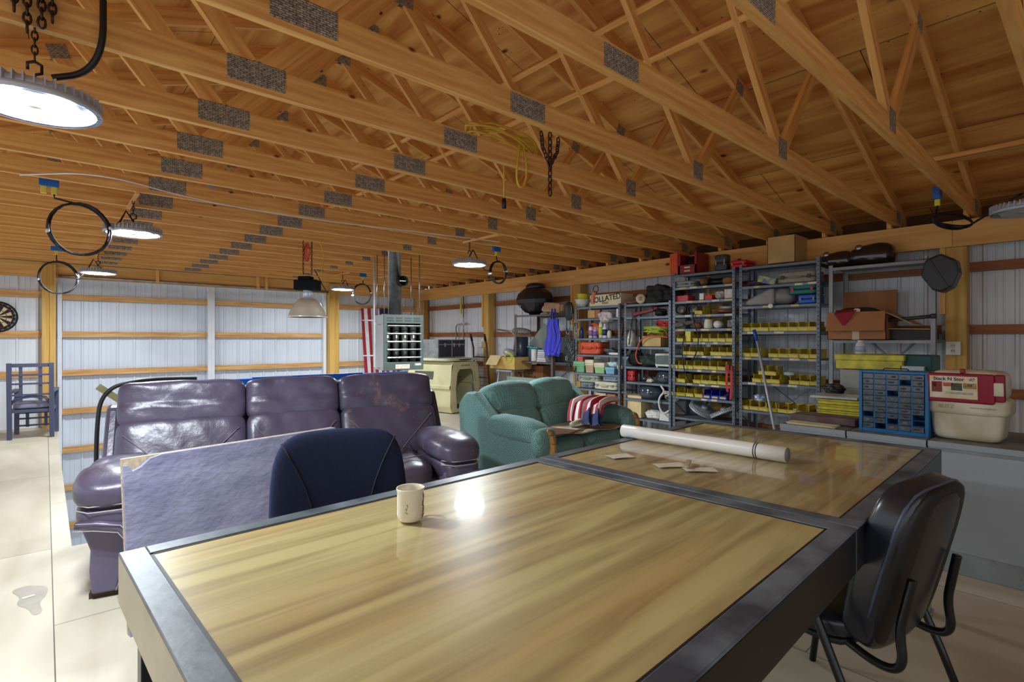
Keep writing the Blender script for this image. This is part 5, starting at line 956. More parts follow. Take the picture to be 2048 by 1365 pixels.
def cooler():
    X = 4.0; y0, y1 = on_X(1857, X), on_X(2008, X); w = .42; h = .45; d = .36; yc = (y0+y1)/2+.0; t = thing('plastic_cooler', 'dirty cream cooler with a dark red latch panel on the wide cabinet', 'cooler', (X+d/2, yc, CZ), math.radians(-3)); t.scale = (.85, .92, .91); C = mat('dirty_cream_plastic', rgb(222, 216, 196), .5, 0, .3, 5, .03, 30, col2=rgb(186, 176, 146)); RD = mat('raspberry_plastic', rgb(150, 24, 54), .4)
    b = MB(); b.puff((0, 0, .12), (d*.86, w*.86, .24), 10, 7, None, 0, lambda q: (q[0]*(1+.06*q[2]), q[1]*(1+.06*q[2]), q[2])); b.build('lower_shell', C, t)
    b = MB(); b.puff((0, 0, .225), (d*.98, w, .13), 10, 5); b.build('middle_band', C, t); b = MB(); b.puff((.01, 0, .36), (d*.9, w*.9, .2), 10, 5); b.build('upper_shell', C, t)
    b = MB(); b.box((-d*.45-.01, .02, .345), (.05, w*.80, .19), (0, -.10, 0)); b.build('latch_panel', RD, t, bevel=.014); b = MB(); b.box((-d*.44, -w*.40, .355), (.05, w*.12, .17), (0, -.10, 0)); b.build('panel_wing', RD, t, bevel=.01); b = MB(); b.box((-d*.45-.005, -w*.385, .35), (.05, w*.13, .085), (0, -.10, 0)); b.build('side_clasp', C, t, bevel=.008)
    b = MB(); b.box((-d*.43, .01, .455), (.03, .025, .03)); b.build('top_clasp', RD, t, bevel=.006)
    O = Vector((-d*.45-.0365, .05, .350)); up = Vector((math.sin(-.10)*-1*-1, 0, 1)).normalized(); up = Vector((.10*-1*-1, 0, 1)).normalized() if 0 else Vector((-.10, 0, .995)); M = frame(O, (0, -1, 0), up)
    lab = MB(); lab.M = M; LW, LH = .285, .145; LW, LH = .24, .145; lab.bb((-LW/2, -LH/2, 0), (LW/2, LH/2, .0008)); lb = lab.build('sticker', mat('sticker_paper', rgb(226, 216, 196), .4, 0, .2, 12, col2=rgb(214, 190, 140)), t)
    for (x0, y0_, x1, y1_, c) in ((-.11, -.035, -.055, .035, rgb(150, 60, 50)), (-.105, .0, -.085, .028, rgb(70, 60, 56)), (-.05, .005, -.0, .03, rgb(206, 110, 80)), (-.01, -.02, .045, .028, rgb(80, 90, 66)), (.05, -.005, .115, .03, rgb(180, 150, 100)), (.07, .008, .095, .024, rgb(70, 60, 50)), (-.04, -.045, .1, -.03, rgb(190, 186, 180))):
        q = MB(); q.M = M; q.bb((x0, y0_, .0008), (x1, y1_, .0014)); q.build('printed_picture', mat('print_%d' % int(c[0]*9999), c, .5, 0, .3, 60), lb)
    text('lettering', "Stack N Stor", .03, M @ Matrix.Translation((-.022, .053, .0012)), mat('navy_ink', rgb(30, 44, 110), .5), lb, .0003, bold=.0008); text('lettering', '40', .03, M @ Matrix.Translation((.088, .053, .0012)), mat('navy_ink', rgb(30, 44, 110), .5), lb, .0003, shear=.4)
    EM = mat('embossed_cream', rgb(204, 198, 178), .5)
    text('embossed_lettering', 'BLITZ', .033, frame((-d*.49-.0015, .09, .222), (0, -1, 0), (0, 0, 1)), mat('embossed_shade', rgb(170, 162, 140), .5), t, .001); text('embossed_lettering', 'STACK N STOR 40', .015, frame((-d*.49-.0015, -.09, .222), (0, -1, 0), (0, 0, 1)), mat('embossed_shade', rgb(170, 162, 140), .5), t, .001)
cooler()
b = MB(); b.puff((0, 0, .14), (.36, .36, .28), 8, 6); tag(b.build('black_speaker_box', BLACK, None, loc=(4.32, .12, CZ)), 'black box at the right edge of the wide cabinet, cut by the frame', 'box')
def outlet(X, y, z, par, lab):
    t = thing('wall_outlet', lab, 'outlet', (X, y, z), 0); b = MB(); b.bb((-.006, -.055, -.065), (.04, .055, .065)); b.build('cover_plate', WHITE, t, bevel=.003)
    for s in (-.025, .025):
        b = MB(); b.lathe([(0, 0), (.018, 0), (.016, .003), (0, .003)], n=16, M=Euler((0, -math.pi/2, 0)).to_matrix()); o = b.build('socket', PAPER, t); o.location = (-.006, 0, s)
        q = MB(); q.bb((-.0045, -.009, -.006), (-.003, -.006, .006)); q.bb((-.0045, .006, -.006), (-.003, .009, .006)); q.build('slot', BLACK, o)
outlet(XR-.27, on_X(1907, XR-.25), z_X(1907, 697, XR-.25), None, 'white duplex outlet beside the post right of the open rack')
# ---------------- far corner ----------------
def kennel():
    KC = mat('beige_kennel_plastic', rgb(214, 206, 160), .5, 0, .12, 4); t = thing('pet_kennel', 'large beige plastic pet kennel with open doorway in the far corner', 'kennel', (5.72, 8.45, 0), math.radians(13)); t.scale = (1.12, 1.12, 1.08); w, d, h = .72, .98, .84
    # local: door faces -y
    b = MB()
    def ring(z0, z1, s0, s1, y):   # side walls
        pass
    P = lambda s, z: [(-w/2*s, z), (w/2*s, z)]
    prof = [(-.33, .02), (-.36, .12), (-.36, .40), (-.385, .42), (-.385, .46), (-.36, .48), (-.33, .80), (-.28, .86)]
    for s in (-1, 1):
        vs = []; 
        for x, z in prof: vs += [(-s*x*1, -d/2, z), (-s*x*1, d/2, z)]
        b.add(vs, [(2*i, 2*i+1, 2*i+3, 2*i+2) for i in range(len(prof)-1)])
    b.add([(-.33, -d/2, .02), (.33, -d/2, .02), (.33, d/2, .02), (-.33, d/2, .02)], [(0, 1, 2, 3)]); b.add([(-.28, -d/2, .86), (.28, -d/2, .86), (.28, d/2, .86), (-.28, d/2, .86)], [(0, 1, 2, 3)])
    full = prof+[(-x, z) for x, z in prof[::-1]]; b.add([(x, d/2, z) for x, z in full], [tuple(range(len(full)))])
    # front frame around the arched doorway
    hole = [(-.21, .08), (-.24, .40), (-.20, .68), (-.14, .74), (.14, .74), (.20, .68), (.24, .40), (.21, .08)]; outer = [(-.33, .02), (-.36, .40), (-.345, .62), (-.28, .86), (.28, .86), (.345, .62), (.36, .40), (.33, .02)]
    vs = [(x, -d/2, z) for x, z in outer]+[(x, -d/2, z) for x, z in hole]; b.add(vs, [(i, i+1, 9+i, 8+i) for i in range(7)]+[(7, 0, 8, 15)])
    b.build('kennel_shell', KC, t, solid=.012)
    for s in (-1, 1):
        b = MB(); b.bb((s*.352-.006, -.1, .56), (s*.352+.006, .32, .70)); b.build('vent_grille', mat('dark_vent', rgb(110, 108, 92), .7, 0, .5, 200), t)
    b = MB(); M = Matrix.Translation((.22, -d/2-.02, 0)) @ Matrix.Rotation(.9, 4, 'Z'); b.M = M
    for k in range(9): b.tube([(.0, 0, .1+.07*k), (.4, 0, .1+.07*k)], .003, 5)
    for k in range(9): b.tube([(.05*k, 0, .1), (.05*k, 0, .7)], .003, 5)
    b.build('wire_door', GALV, t)
    text('lettering', 'PET PORTER', .04, frame((0, -d/2-.009, .80), (1, 0, 0), (0, 0, 1)), mat('maroon_ink', rgb(110, 50, 40), .5), t, .001)
    t2 = thing('kennel_tray', 'pale plastic lid tray lying on top of the pet kennel', 'tray', (5.72, 8.45, .94), math.radians(13)); t2.scale = (1.12, 1.12, 1.08); b = MB(); b.puff((0, 0, .03), (w*1.08, d*1.0, .05), 8, 8); b.build('tray_body', mat('pale_kennel_lid', rgb(208, 206, 176), .5), t2)
    b = MB(); b.puff((0, -d/2-.0, .032), (.32, .02, .02), 6, 3); b.build('hand_slot', BLACK, t2)
    q = clump('kennel_bedding', 'dark blue bedding bundle inside the pet kennel', (5.75, 8.25, .035), (.34, .3, .1), mat('dark_blue_cloth', rgb(60, 84, 100), .9), seed=61, cat='bedding')
kennel()
def trunk():
    t = thing('storage_trunk', 'black storage trunk with metal edges on top of the kennel', 'trunk', (5.78, 8.58, 1.005), math.radians(13)); K = mat('black_trunk_vinyl', rgb(46, 46, 66), .4, 0, .15); w, d, h = .76, .5, .34
    b = MB(); b.bb((-w/2, -d/2, 0), (w/2, d/2, h)); b.build('trunk_body', K, t)
    for s in (-1, 0, 1):
        x = s*w/2*.98; b = MB(); b.bb((x-.012, -d/2-.004, 0), (x+.012, d/2+.004, h+.003)); b.build('metal_strip', GALV, t)
    for z in (.004, h*.72, h-.006): b = MB(); b.bb((-w/2-.004, -d/2-.005, z-.008), (w/2+.004, d/2+.005, z+.008)); b.build('metal_rail', GALV, t)
    for s in (-.2, .05, .2): b = MB(); b.box((s, -d/2-.01, h*.7), (.04, .015, .07)); b.build('latch', GALV, t, bevel=.003)
trunk()
clump('grey_bag', 'grey and blue crumpled bag behind the trunk at the corner post', (5.36, 8.8, 1.0), (.3, .3, .36), mat('grey_blue_nylon', rgb(128, 128, 124), .7, 0, .4, 8, col2=rgb(60, 80, 110)), seed=66)
b = MB(); b.bb((XR-.5, 10.3, .0), (XR-.4, 10.45, 2.2)); o = tag(b.build('loose_timber', GIRT, None), 'loose timber leaning against the far corner post', 'board'); o.rotation_euler = (0, 0, 0)
def dolly():
    X = 6.42; t = thing('hand_truck', 'brown tube hand truck standing against the far right wall', 'hand truck', (X, 0, 0)); m = mat('brown_tube', rgb(96, 70, 62), .4); ya, yb = on_X(947, X), on_X(974, X)
    for y in (ya, yb): b = MB(); b.tube([(.1, y, .05), (0, y, 1.05), (-.0, y, 1.18), (-.16, y-.12, 1.42)], .018, 8); b.build('side_rail', m, t); b = MB(); b.tube([(-.09, y-.07, 1.32), (-.17, y-.13, 1.44)], .024, 8); b.build('hand_grip', RUBBER, t)
    for z in (1.0, .6, .25): b = MB(); b.tube([(.04, ya, z), (.04, yb, z)], .014, 6); b.build('cross_bar', m, t)
    b = MB(); b.bb((-.15, yb, 0), (.1, ya, .02)); b.build('toe_plate', m, t)
dolly()
b = MB(); X = 6.35; ya, yb = on_X(945, X), on_X(975, X)
for k in range(12): b.tube([(0, ya-(ya-yb)*k/11, .2), (0, ya-(ya-yb)*k/11, .92)], .004, 4)
for k in range(12): b.tube([(0, ya, .2+.065*k), (0, yb, .2+.065*k)], .004, 4)
b.bb((-.01, yb, 0), (.01, ya, .2)); tag(b.build('wire_mesh_panel', mat('coated_wire', rgb(120, 104, 112), .5), None, loc=(X, 0, 0)), 'square wire mesh panel standing against the far wall beside the kennel', 'panel')
X = 6.05; t = carton(980, 1030, .82, .22, .4, 'open yellow tan carton with script lettering on a small stool', mat('yellow_carton', rgb(214, 176, 100), .8), X=X, flaps=False, name='cardboard_carton'); y_, w_ = place(980, 1030, X)
b = MB(); b.box((-.2-.06, w_*.25, .16), (.006, w_*.45, .2), (0, .6, 0)); b.build('front_flap', mat('pale_carton', rgb(222, 200, 150)), t)
b = MB(); b.bb((-.16, -.2, .78), (.16, .2, .81))
for sx in (-1, 1):
    for sy in (-1, 1): b.tube([(sx*.13, sy*.17, .79), (sx*.19, sy*.22, 0)], .014, 6)
tag(b.build('step_stool', ALU, None, loc=(X+.2, y_, 0)), 'grey metal stool carrying the open yellow tan carton', 'stool')
X = 6.5; y_, w_ = place(1022, 1082, X); t = thing('cardboard_carton', 'long brown carton with black script behind the brown rack', 'box', (X+.05, y_, .0)); b = MB(); b.bb((0, -w_/2, .55), (.2, w_/2, .88)); b.bb((0, -w_/2, 0), (.2, w_/2, .55)); b.build('box_body', DCARD, t); text('lettering', 'Wegner', .2, frame((-.002, w_*.2, .78), (0, -1, 0), (0, 0, 1)), BLACK, t, shear=.4); text('lettering', 'KITCHEN 4L', .07, frame((-.002, -w_*.05, .67), (0, -1, 0), (0, 0, 1)), BLACK, t)
b = MB(); b.box((0, 0, .35), (.03, .9, .7)); tag(b.build('sage_sheet', mat('pale_sage_panel', rgb(150, 170, 156), .5), None, loc=(6.1, on_X(1050, 6.1), 0)), 'pale sage panel leaning low under the brown rack', 'panel')
def vacuum():
    X = 6.1; b = MB(); b.puff((0, 0, .07), (.2, .3, .14), 8, 2.5, (.3, 0, 0)); t = thing('shop_light', 'grey metal work lamp with a bent arm on the tan carton', 'lamp', (X+.15, on_X(1008, X), 1.03)); b.build('lamp_head', ALU, t); b = MB(); b.tube([(0, -.1, .1), (0, -.12, .4), (0, -.04, .46), (0, .35, .5)], .014, 8); b.build('bent_arm', GALV, t)
vacuum()
coil('hose_coil', 'small yellow green hose coil on the tan carton edge', px(1018, 716, 6.05), .09, .012, 4, YG, (1, 0, .2), jit=.01)
# conduits and electric on the right wall
for i, (x, y0, y1, lab) in enumerate(((912, 655, 690, ''), (927, 628, 700, ''))):
    X = XR-.1; b = MB(); z1 = z_X(x, y0, X); b.tube([(X, on_X(x, X), 1.0), (X, on_X(x, X), z1), (X, on_X(x, X)-.05, z1+.06), (X, on_X(x, X)-.4, z1+.08)] if i == 0 else [(X, on_X(x, X), 1.0), (X, on_X(x, X), 2.35)], .014, 8); tag(b.build('conduit', GALV, None), 'grey conduit on the far right wall, %s one' % ('bent left' if i == 0 else 'straight right'), 'conduit')
b = MB(); b.box((0, 0, 0), (.03, .03, .35)); tag(b.build('yellow_clamp', YELP, None, loc=px(922, 612, XR-.15)), 'yellow bar clamp hanging from the far header', 'clamp')
outlet(XR-.25, on_X(964, XR-.2), z_X(964, 690, XR-.2), None, 'white outlet plate beside the far wall post')
# ---------------- unit heater ----------------
def heater():
    cx, cy = 3.74, 6.65; t = thing('unit_heater', 'grey green hanging gas unit heater with silver louvers', 'heater', (cx, cy, .93), math.radians(-12)); G_ = mat('grey_green_enamel', rgb(98, 110, 104), .4, .1, .08); w, d, h = .56, .5, .76
    b = MB(); b.bb((-w/2, -d/2, 0), (w/2, -d/2+.03, .11)); b.bb((-w/2, -d/2, h-.12), (w/2, -d/2+.03, h)); b.bb((-w/2, -d/2, .11), (-w/2+.045, -d/2+.03, h-.12)); b.bb((w/2-.045, -d/2, .11), (w/2, -d/2+.03, h-.12)); b.bb((w/2-.004, -d/2+.03, 0), (w/2, d/2, h)); b.bb((-w/2, -d/2+.03, h-.004), (w/2, d/2, h)); b.bb((-w/2, -d/2+.03, 0), (w/2, d/2, .004)); b.build('front_casing', G_, t, bevel=.003)
    b = MB(); b.bb((-w/2, -d/2+.03, 0), (-w/2+.004, d/2, h)); b.bb((-w/2, d/2-.004, 0), (w/2, d/2, h)); b.build('side_casing', mat('bright_side_panel', rgb(206, 210, 212), .35, .3, .05), t)
    b = MB()
    for k in range(4): b.tube([(-w/2+.08+.125*k, -d/2+.14, .1), (-w/2+.08+.125*k, -d/2+.14, h-.12)], .045, 14)
    b.build('heat_exchanger', mat('dull_steel_tube', rgb(150, 150, 144), .3, .8, .3, 8), t)
    b = MB(); b.bb((-w/2+.01, -d/2+.25, .02), (w/2-.01, -d/2+.26, h-.02)); b.build('inner_panel', DARKST, t)
    for k in range(5): b = MB(); b.box((0, -d/2-.01, .17+.108*k), (w-.09, .05, .008), (-.35, 0, 0)); b.build('louver', mat('silver_louver', rgb(198, 200, 198), .25, .6, .05), t)
    for r in range(2):
        for k in range(4): b = MB(); b.box((-.19+.125*k, -d/2-.003, h-.045-.035*r), (.09, .012, .014), (.4, 0, 0)); b.build('vent_slot', G_, t, bevel=.003)
    for x, w2 in ((-.02, .2), (.2, .09)): b = MB(); b.box((x, -d/2-.002, .05 if x < 0 else .075), (w2, .003, .06 if x < 0 else .03)); b.build('rating_label', PAPER, t)
    b = MB(); b.lathe([(.09, h), (.09, h+.9), (.1, h+.9), (.1, h+1.0)], (-.04, .05, 0), 24); b.build('flue_pipe', GALV, t, solid=.004)
    b = MB(); M = Euler((math.pi/2, 0, 0)).to_matrix(); b.lathe([(.075, 0), (.075, .1), (.06, .1), (.06, .01)], (.0, .0, 0), 24, 0, M); o = b.build('draft_regulator', DARKST, t); o.location = (.03, -.02, h+.48)
    b = MB(); b.box((0, -.08, 0), (.09, .004, .012)); b.build('regulator_flap', GALV, o)
    for x, y in ((-w/2+.03, -d/2+.08), (w/2-.03, -d/2+.08), (-w/2+.03, d/2-.06), (w/2-.03, d/2-.06)): b = MB(); b.tube([(x, y, h), (x, y, 1.62)], .008, 6); b.build('hanger_rod', GALV, t)
    b = MB(); b.tube([(-w/2-.09, -.1, 1.55), (-w/2-.09, -.1, .05), (-w/2-.02, -.1, .02)], .014, 8); b.tube([(-w/2-.09, -.1, .68), (-w/2-.25, -.1, .68)], .01, 6); b.tube([(-w/2-.09, -.1, .2), (-w/2-.25, -.1, .2)], .01, 6); b.tube([(-w/2-.09, -.1, .64), (-w/2, -.1, .62)], .01, 6); b.build('gas_pipe', mat('white_pipe', rgb(214, 216, 216), .35), t)
heater()
# wall flag behind the heater
t = thing('wall_flag', 'striped flag with starred canton hanging on the back wall behind the heater', 'flag', (0, YB-.12, 0)); x0 = on_Y(722, YB-.12); x1 = on_Y(800, YB-.12); z1 = z_Y(740, 618, YB-.12); z0 = z_Y(745, 752, YB-.12)
b = MB(); RW = [mat('flag_red', rgb(170, 40, 58), .85), mat('flag_white', rgb(226, 224, 230), .85), mat('flag_navy', rgb(40, 44, 84), .85)]
n = 13; ncol = 40
for i in range(n):
    u0, u1 = i/n, (i+1)/n
    def pt(u, v): return (x0+(x1-x0)*u*(1-.0*v)+.10*v*(1-u), .02*math.sin(u*19+v*2), z1+(z0-z1)*v+.03*u)
    for k in range(10): v0, v1 = k/10, (k+1)/10; can = (i >= 6 and v1 <= .4); b.add([pt(u0, v0), pt(u1, v0), pt(u1, v1), pt(u0, v1)], [(0, 1, 2, 3)], None, 2 if can else (0 if i % 2 == 0 else 1), True)
b.build('flag_cloth', RW, t)
b = MB()
for i in range(5):
    for k in range(4): 
        cx = x0+(x1-x0)*(.52+.09*i+.045*(k % 2)); cz = z1-.12-.13*k; pts = []
        for q in range(10): a = math.pi/2+q*math.pi/5; r = .035 if q % 2 == 0 else .014; pts.append((cx+r*math.cos(a), -.03, cz+r*math.sin(a)))
        b.add([(cx, -.03, cz)]+pts, [(0, 1+q, 1+(q+1) % 10) for q in range(10)])
b.build('stars', RW[1], t)
# ---------------- lamps ----------------
ZL = 2.25
def lampset(x, y, label, on=True, w=130):
    X, Y = on_z(x, y, ZL); o = ufo('high_bay_lamp', label, (X, Y, ZL-.02), on, random.random()); ch = chain((0, 0, .34), .17, parent=o); return X, Y, o
L1 = (-.02, 2.7); 
LAMPS = {}
def lamp_at(X, Y, label, on=True, z=ZL-.02): o = ufo('high_bay_lamp', label, (X, Y, z), on, 0); chain((0, 0, 2.53-z), 2.53-z-.17, parent=o); LAMPS[(X, Y)] = o; q = round((Y-.85)/.61-.5); ya = .85+.61*q; b = MB(); b.bb((-.012, ya-.02-Y, 2.508-z), (.012, ya+.63-Y, 2.53-z)); b.build('hanger_bar', TIM, o) if on and abs(Y-2.68) > .1 else 0; return o
lamp_at(-.03, 2.68, 'nearest lit round lamp, large at the upper left edge')
lamp_at(.55, 5.39, 'second lit round lamp on the left, nearer of the two smaller ones'); lamp_at(.53, 8.95, 'farthest lit round lamp on the left, near the sliding doors'); lamp_at(3.97, 9.04, 'small far lit round lamp between the dome lamp and heater'); lamp_at(3.77, 5.02, 'lit round lamp above the green loveseat'); lamp_at(5.05, .36, 'unlit round lamp at the right edge over the cabinets', False)
def jbox(x, y, lab, plugs=2, h=.05, z=2.53):
    Y = y; t = thing('junction_box', lab, 'electrical box', (x, y, z)); b = MB(); b.box((0, 0, .02), (.115, .05, .1)); b.build('box_body', BLUEP, t, bevel=.006)
    for k in range(plugs): xx = (k-(plugs-1)/2)*.06; b = MB(); b.box((xx, 0, -.055), (.036, .036, .055)); b.build('plug', YELP, t, bevel=.005)
    return t
def looped(xb, yb, xl, yl, lab, R=.17, plugs=1, dz=-.28, c=None):
    """cord: plug, coiled loop, then on to the lamp"""
    cx, cy = c or (xb+(.06 if xl > xb else -.06), yb); z0 = 2.45; zc = 2.53+dz; pts = [(xb, yb, z0), (xb, yb, zc+R+.03)]
    sg = 1 if xl > cx else -1
    for k in range(79): a = math.pi/2-sg*2*math.pi*k/24; rr = R*(1+.05*math.sin(k*.31)+.04*math.cos(k*.53)); pts.append((cx+rr*math.cos(a), cy+.015*math.sin(k*.7), zc+rr*math.sin(a)))
    mx, my = (cx+xl)/2, (cy+yl)/2; pts += [(mx, my, zc-.01), ((cx+3*xl)/4, (cy+3*yl)/4, (zc+2.42)/2+.02), (xl-sg*.05, yl, 2.42), (xl, yl, 2.34)]
    o0 = Vector((xb, yb, 2.45)); LO = LAMPS[(xl, yl)]; b = MB(); b.tube([Vector(p)-o0 for p in pts], .0075, 6); t = b.build('power_cord', RUBBER, LO); t.location = o0-LO.location
    for a in (.2, 3.3): b = MB(); b.tube([(cx-xb+R*math.cos(a), -.03, zc-2.45+R*math.sin(a)), (cx-xb+R*math.cos(a), .03, zc-2.45+R*math.sin(a))], .013, 8); b.build('zip_tie', WHITE, t)
def bx(x, y, Z=2.56): return on_z(x, y, Z)
a = bx(98, 358); jbox(a[0], a[1], 'blue junction box with two yellow plugs, nearest on the left'); looped(a[0]+.03, a[1], .55, 5.39, 'coiled black lamp cord below the nearest blue box', .19, c=(a[0]+.18, a[1]), dz=-.33)
a = bx(113, 493); jbox(a[0], a[1], 'blue junction box above the far left lamp cord', 1); looped(a[0], a[1], .53, 8.95, 'coiled lamp cord before the left wall post', .2, dz=-.38, c=(a[0]+.02, a[1]))
a = bx(993, 495); jbox(a[0], a[1], 'blue junction box beside the lamp over the loveseat', 1); looped(a[0], a[1], 3.77, 5.02, 'coiled lamp cord right of the lamp over the loveseat', .14, dz=-.3, c=(a[0]+.03, a[1]))
a = bx(726, 548); jbox(a[0], a[1], 'blue junction box near the heater flue', 1); looped(a[0], a[1], 3.97, 9.04, 'coiled lamp cord between far lamp and heater', .18, dz=-.35, c=(a[0]-.02, a[1]))
a = bx(1875, 385); jbox(a[0], a[1], 'blue junction box at the right above the open rack', 1)
P = [Vector((a[0], a[1], 2.47))]; c0 = Vector((*on_z(1905, 442, 2.32), 2.32)); dirv = Vector((_r[0], _r[1], 0))
for k in range(60): q = 2*math.pi*k/24+2.6; P.append(c0+dirv*(.16*math.cos(q))+Vector((0, 0, .05*math.sin(q)+.02*math.sin(k*.3))))
P += [Vector((4.75, .38, 2.3)), Vector((5.0, .36, 2.36))]
LO = LAMPS[(5.05, .36)]; b = MB(); b.tube([p-P[0] for p in P], .008, 6); t = b.build('power_cord', RUBBER, LO); t.location = P[0]-LO.location
# cord of the nearest lamp and the pile of chain on the chord above it
cable('power_cord', None, [(.05, 0, .13), (.15, -.02, .17), (.20, -.07, .27), (.20, -.07, .46)], .012, RUBBER, parent=LAMPS[(-.03, 2.68)])
for dx, Ln in ((-.055, .16), (-.02, .2), (.02, .18), (.05, .14)): chain((-.03+dx, 2.63, 2.70), Ln, 'slack chain draped over the chord above the nearest lamp, %s strand' % ORD[int((dx+.06)*30) if 0 else [-.055, -.02, .02, .05].index(dx)], link=.036, r=.0045)
# bare chain with hook where a lamp is missing, and yellow cord coils
X, Y = on_z(1100, 272, 2.53); chain((X, Y, 2.53), .36, 'rusty hanging chain without a lamp above the loveseat, middle strand', link=.04, r=.0045, m=mat('rusty_chain', rgb(78, 54, 40), .6, .5, .3))
for s in (-1, 1):
    b = MB(); z = 0; pts_ = [Vector((s*.07, 0, 0)), Vector((s*.06, 0, -.08)), Vector((s*.02, 0, -.14)), Vector((0, 0, -.17))]
    k = 0
    for A_, B_ in zip(pts_, pts_[1:]):
        m_ = int((B_-A_).length/.036)+1
        for q in range(m_):
            c_ = A_.lerp(B_, (q+.5)/m_); u_ = (B_-A_).normalized(); v_ = Vector((0, 1, 0)) if k % 2 else u_.cross(Vector((0, 1, 0))); b.tube([c_+u_*(.024*math.sin(w_*math.pi/5))+v_*(.011*math.cos(w_*math.pi/5)) for w_ in range(10)], .004, 5, True); k += 1
    tag(b.build('chain', mat('rusty_chain', rgb(78, 54, 40)), None, loc=(X, Y, 2.53)), 'rusty looped chain above the loveseat, %s strand' % ('left' if s < 0 else 'right'), 'chain')
YC = mat('yellow_cord', rgb(226, 186, 60), .5)
X, Y = on_z(1005, 295, 2.68); coil('extension_lead', 'yellow extension cord coil resting on the chords', (X, Y, 2.70), .22, .008, 7, YC, (.1, 0, 1), sq=(1.2, .6), jit=.035)
X, Y = on_z(1045, 330, 2.55); cable('extension_lead', 'yellow cord loop hanging from the coil by the bare chain', [(X, Y, 2.72), (X+.05, Y, 2.5), (X+.0, Y, 2.38), (X-.06, Y, 2.42), (X-.04, Y, 2.62), (X-.02, Y, 2.72)], .008, YC)
X, Y = on_z(1008, 350, 2.53); t = thing('extension_lead', 'yellow cord end with a black socket dangling under the chords', 'cable', (X, Y, 2.6)); b = MB(); b.tube([(0, 0, .1), (0, 0, -.1), (.0, 0, -.25)], .006, 6); b.build('cable', YC, t); b = MB(); b.tube([(0, 0, -.24), (0, 0, -.31)], .016, 8); b.build('socket', RUBBER, t)
for i, (x, y) in enumerate(((870, 345), (810, 383))): X, Y = on_z(x, y, 2.66); cable('extension_lead', 'yellow cord stretch lying across the chords, %s one' % ('nearer' if i == 0 else 'farther'), [(X, Y, 2.68), (X+.3, Y-.05, 2.67), (X+.5, Y+.1, 2.7)], .008, YC)
# thin white cable strung under the chords
cable('white_cable', 'thin white cable strung along the underside of the chords', [(*on_z(40, 350, 2.52), 2.52), (*on_z(200, 345, 2.52), 2.52), (*on_z(380, 398, 2.5), 2.5), (*on_z(600, 436, 2.49), 2.49), (*on_z(760, 455, 2.52), 2.52), (*on_z(1000, 484, 2.52), 2.52)], .006, WHITE, n=5)
cable('white_cable', 'second white cable looping from the blue box toward the flue', [(*on_z(735, 550, 2.51), 2.51), (*on_z(760, 556, 2.48), 2.48), (*on_z(800, 549, 2.51), 2.51), (*on_z(850, 556, 2.5), 2.5)], .006, WHITE, n=5)
def dome():
    Zb = 1.62; D = 6.3; x_, y_ = ray(615); X, Y = x_*D, y_*D; t = thing('dome_lamp', 'large metal bell shaped hanging lamp with a black ballast box', 'lamp', (X, Y, Zb)); AM = mat('brushed_dome_metal', rgb(206, 200, 184), .28, .45, .2, 3)
    b = MB(); b.lathe([(.225, 0), (.215, .01), (.19, .08), (.15, .16), (.10, .21), (.06, .225), (.055, .225), (.095, .2), (.145, .155), (.185, .08), (.21, .012), (.225, 0)], n=40); b.build('dome_shade', AM, t)
    b = MB(); b.tube([(.225*math.cos(a), .225*math.sin(a), 0) for a in [k*math.pi/20 for k in range(40)]], .005, 6, True); b.build('shade_rim', mat('bright_rim', rgb(226, 226, 220), .3), t)
    b = MB(); b.lathe([(.05, .22), (.05, .32)], n=16); b.build('neck', ALU, t)
    b = MB(); b.box((0, 0, .38), (.27, .17, .12)); b.box((-.02, 0, .45), (.15, .12, .07)); o = b.build('ballast_box', mat('dull_black_enamel', rgb(22, 22, 25), .8, 0, .1, spec=.1), t, bevel=.01); o.rotation_euler = (0, 0, -.75); b = MB(); b.box((-.137, 0, .38), (.004, .06, .07)); b.build('ballast_label', PAPER, o)
    b = MB(); b.lathe([(0, .03), (.05, .06), (.05, .14), (.03, .19), (0, .2)], n=16); b.build('bulb', mat('frosted_bulb', rgb(236, 236, 230), .3), t)
    chain((-.05, 0, .9), .40, parent=t); chain((.05, 0, .9), .40, parent=t)
    return X, Y
X, Y = dome()
coil('orange_lead', 'orange and yellow cord bundle tied above the bell lamp', (X, Y, 2.40), .05, .007, 6, OR, (0, 1, 0), sq=(.5, 1.6), jit=.02)
cable('extension_lead', 'yellow cord loop beside the bell lamp chains', [(X+.1, Y, 2.6), (X+.2, Y, 2.45), (X+.19, Y, 2.2), (X+.1, Y, 2.08)], .007, YC)
cable('cord_tail', 'short black cord tail hanging beside the bell lamp chains', [(X+.08, Y, 2.2), (X+.18, Y, 2.02), (X+.25, Y, 1.9)], .006, RUBBER)
# ---------------- guard rail, chair and dartboard on the left ----------------
BS = mat('bright_blue_steel', rgb(20, 100, 206), .35)
t = thing('guard_rail', 'bright blue steel guard rail behind the leather sofa', 'rail', (.42, 4.85, 0)); b = MB(); b.bb((0, -.025, .97), (2.4, .025, 1.02)); b.build('top_rail', BS, t, bevel=.004)
b = MB(); b.bb((.9, -.03, 1.01), (1.9, .0, 1.03)); b.build('top_rail_cap', BS, t)
for x in (0, 1.2, 2.35): b = MB(); b.bb((x, -.025, -.0), (x+.05, .025, .97)); b.build('rail_post', BS, t)
b = MB(); b.bb((.05, -.02, .5), (2.35, .02, .54)); b.build('mid_rail', BS, t)
cable('air_hose', 'black hose looping up at the left end of the blue rail', [(.27, 4.75, .2), (.27, 4.75, .7), (.30, 4.78, .98), (.5, 4.78, 1.06), (.9, 4.8, 1.045)], .014, RUBBER, 'hose', 8)
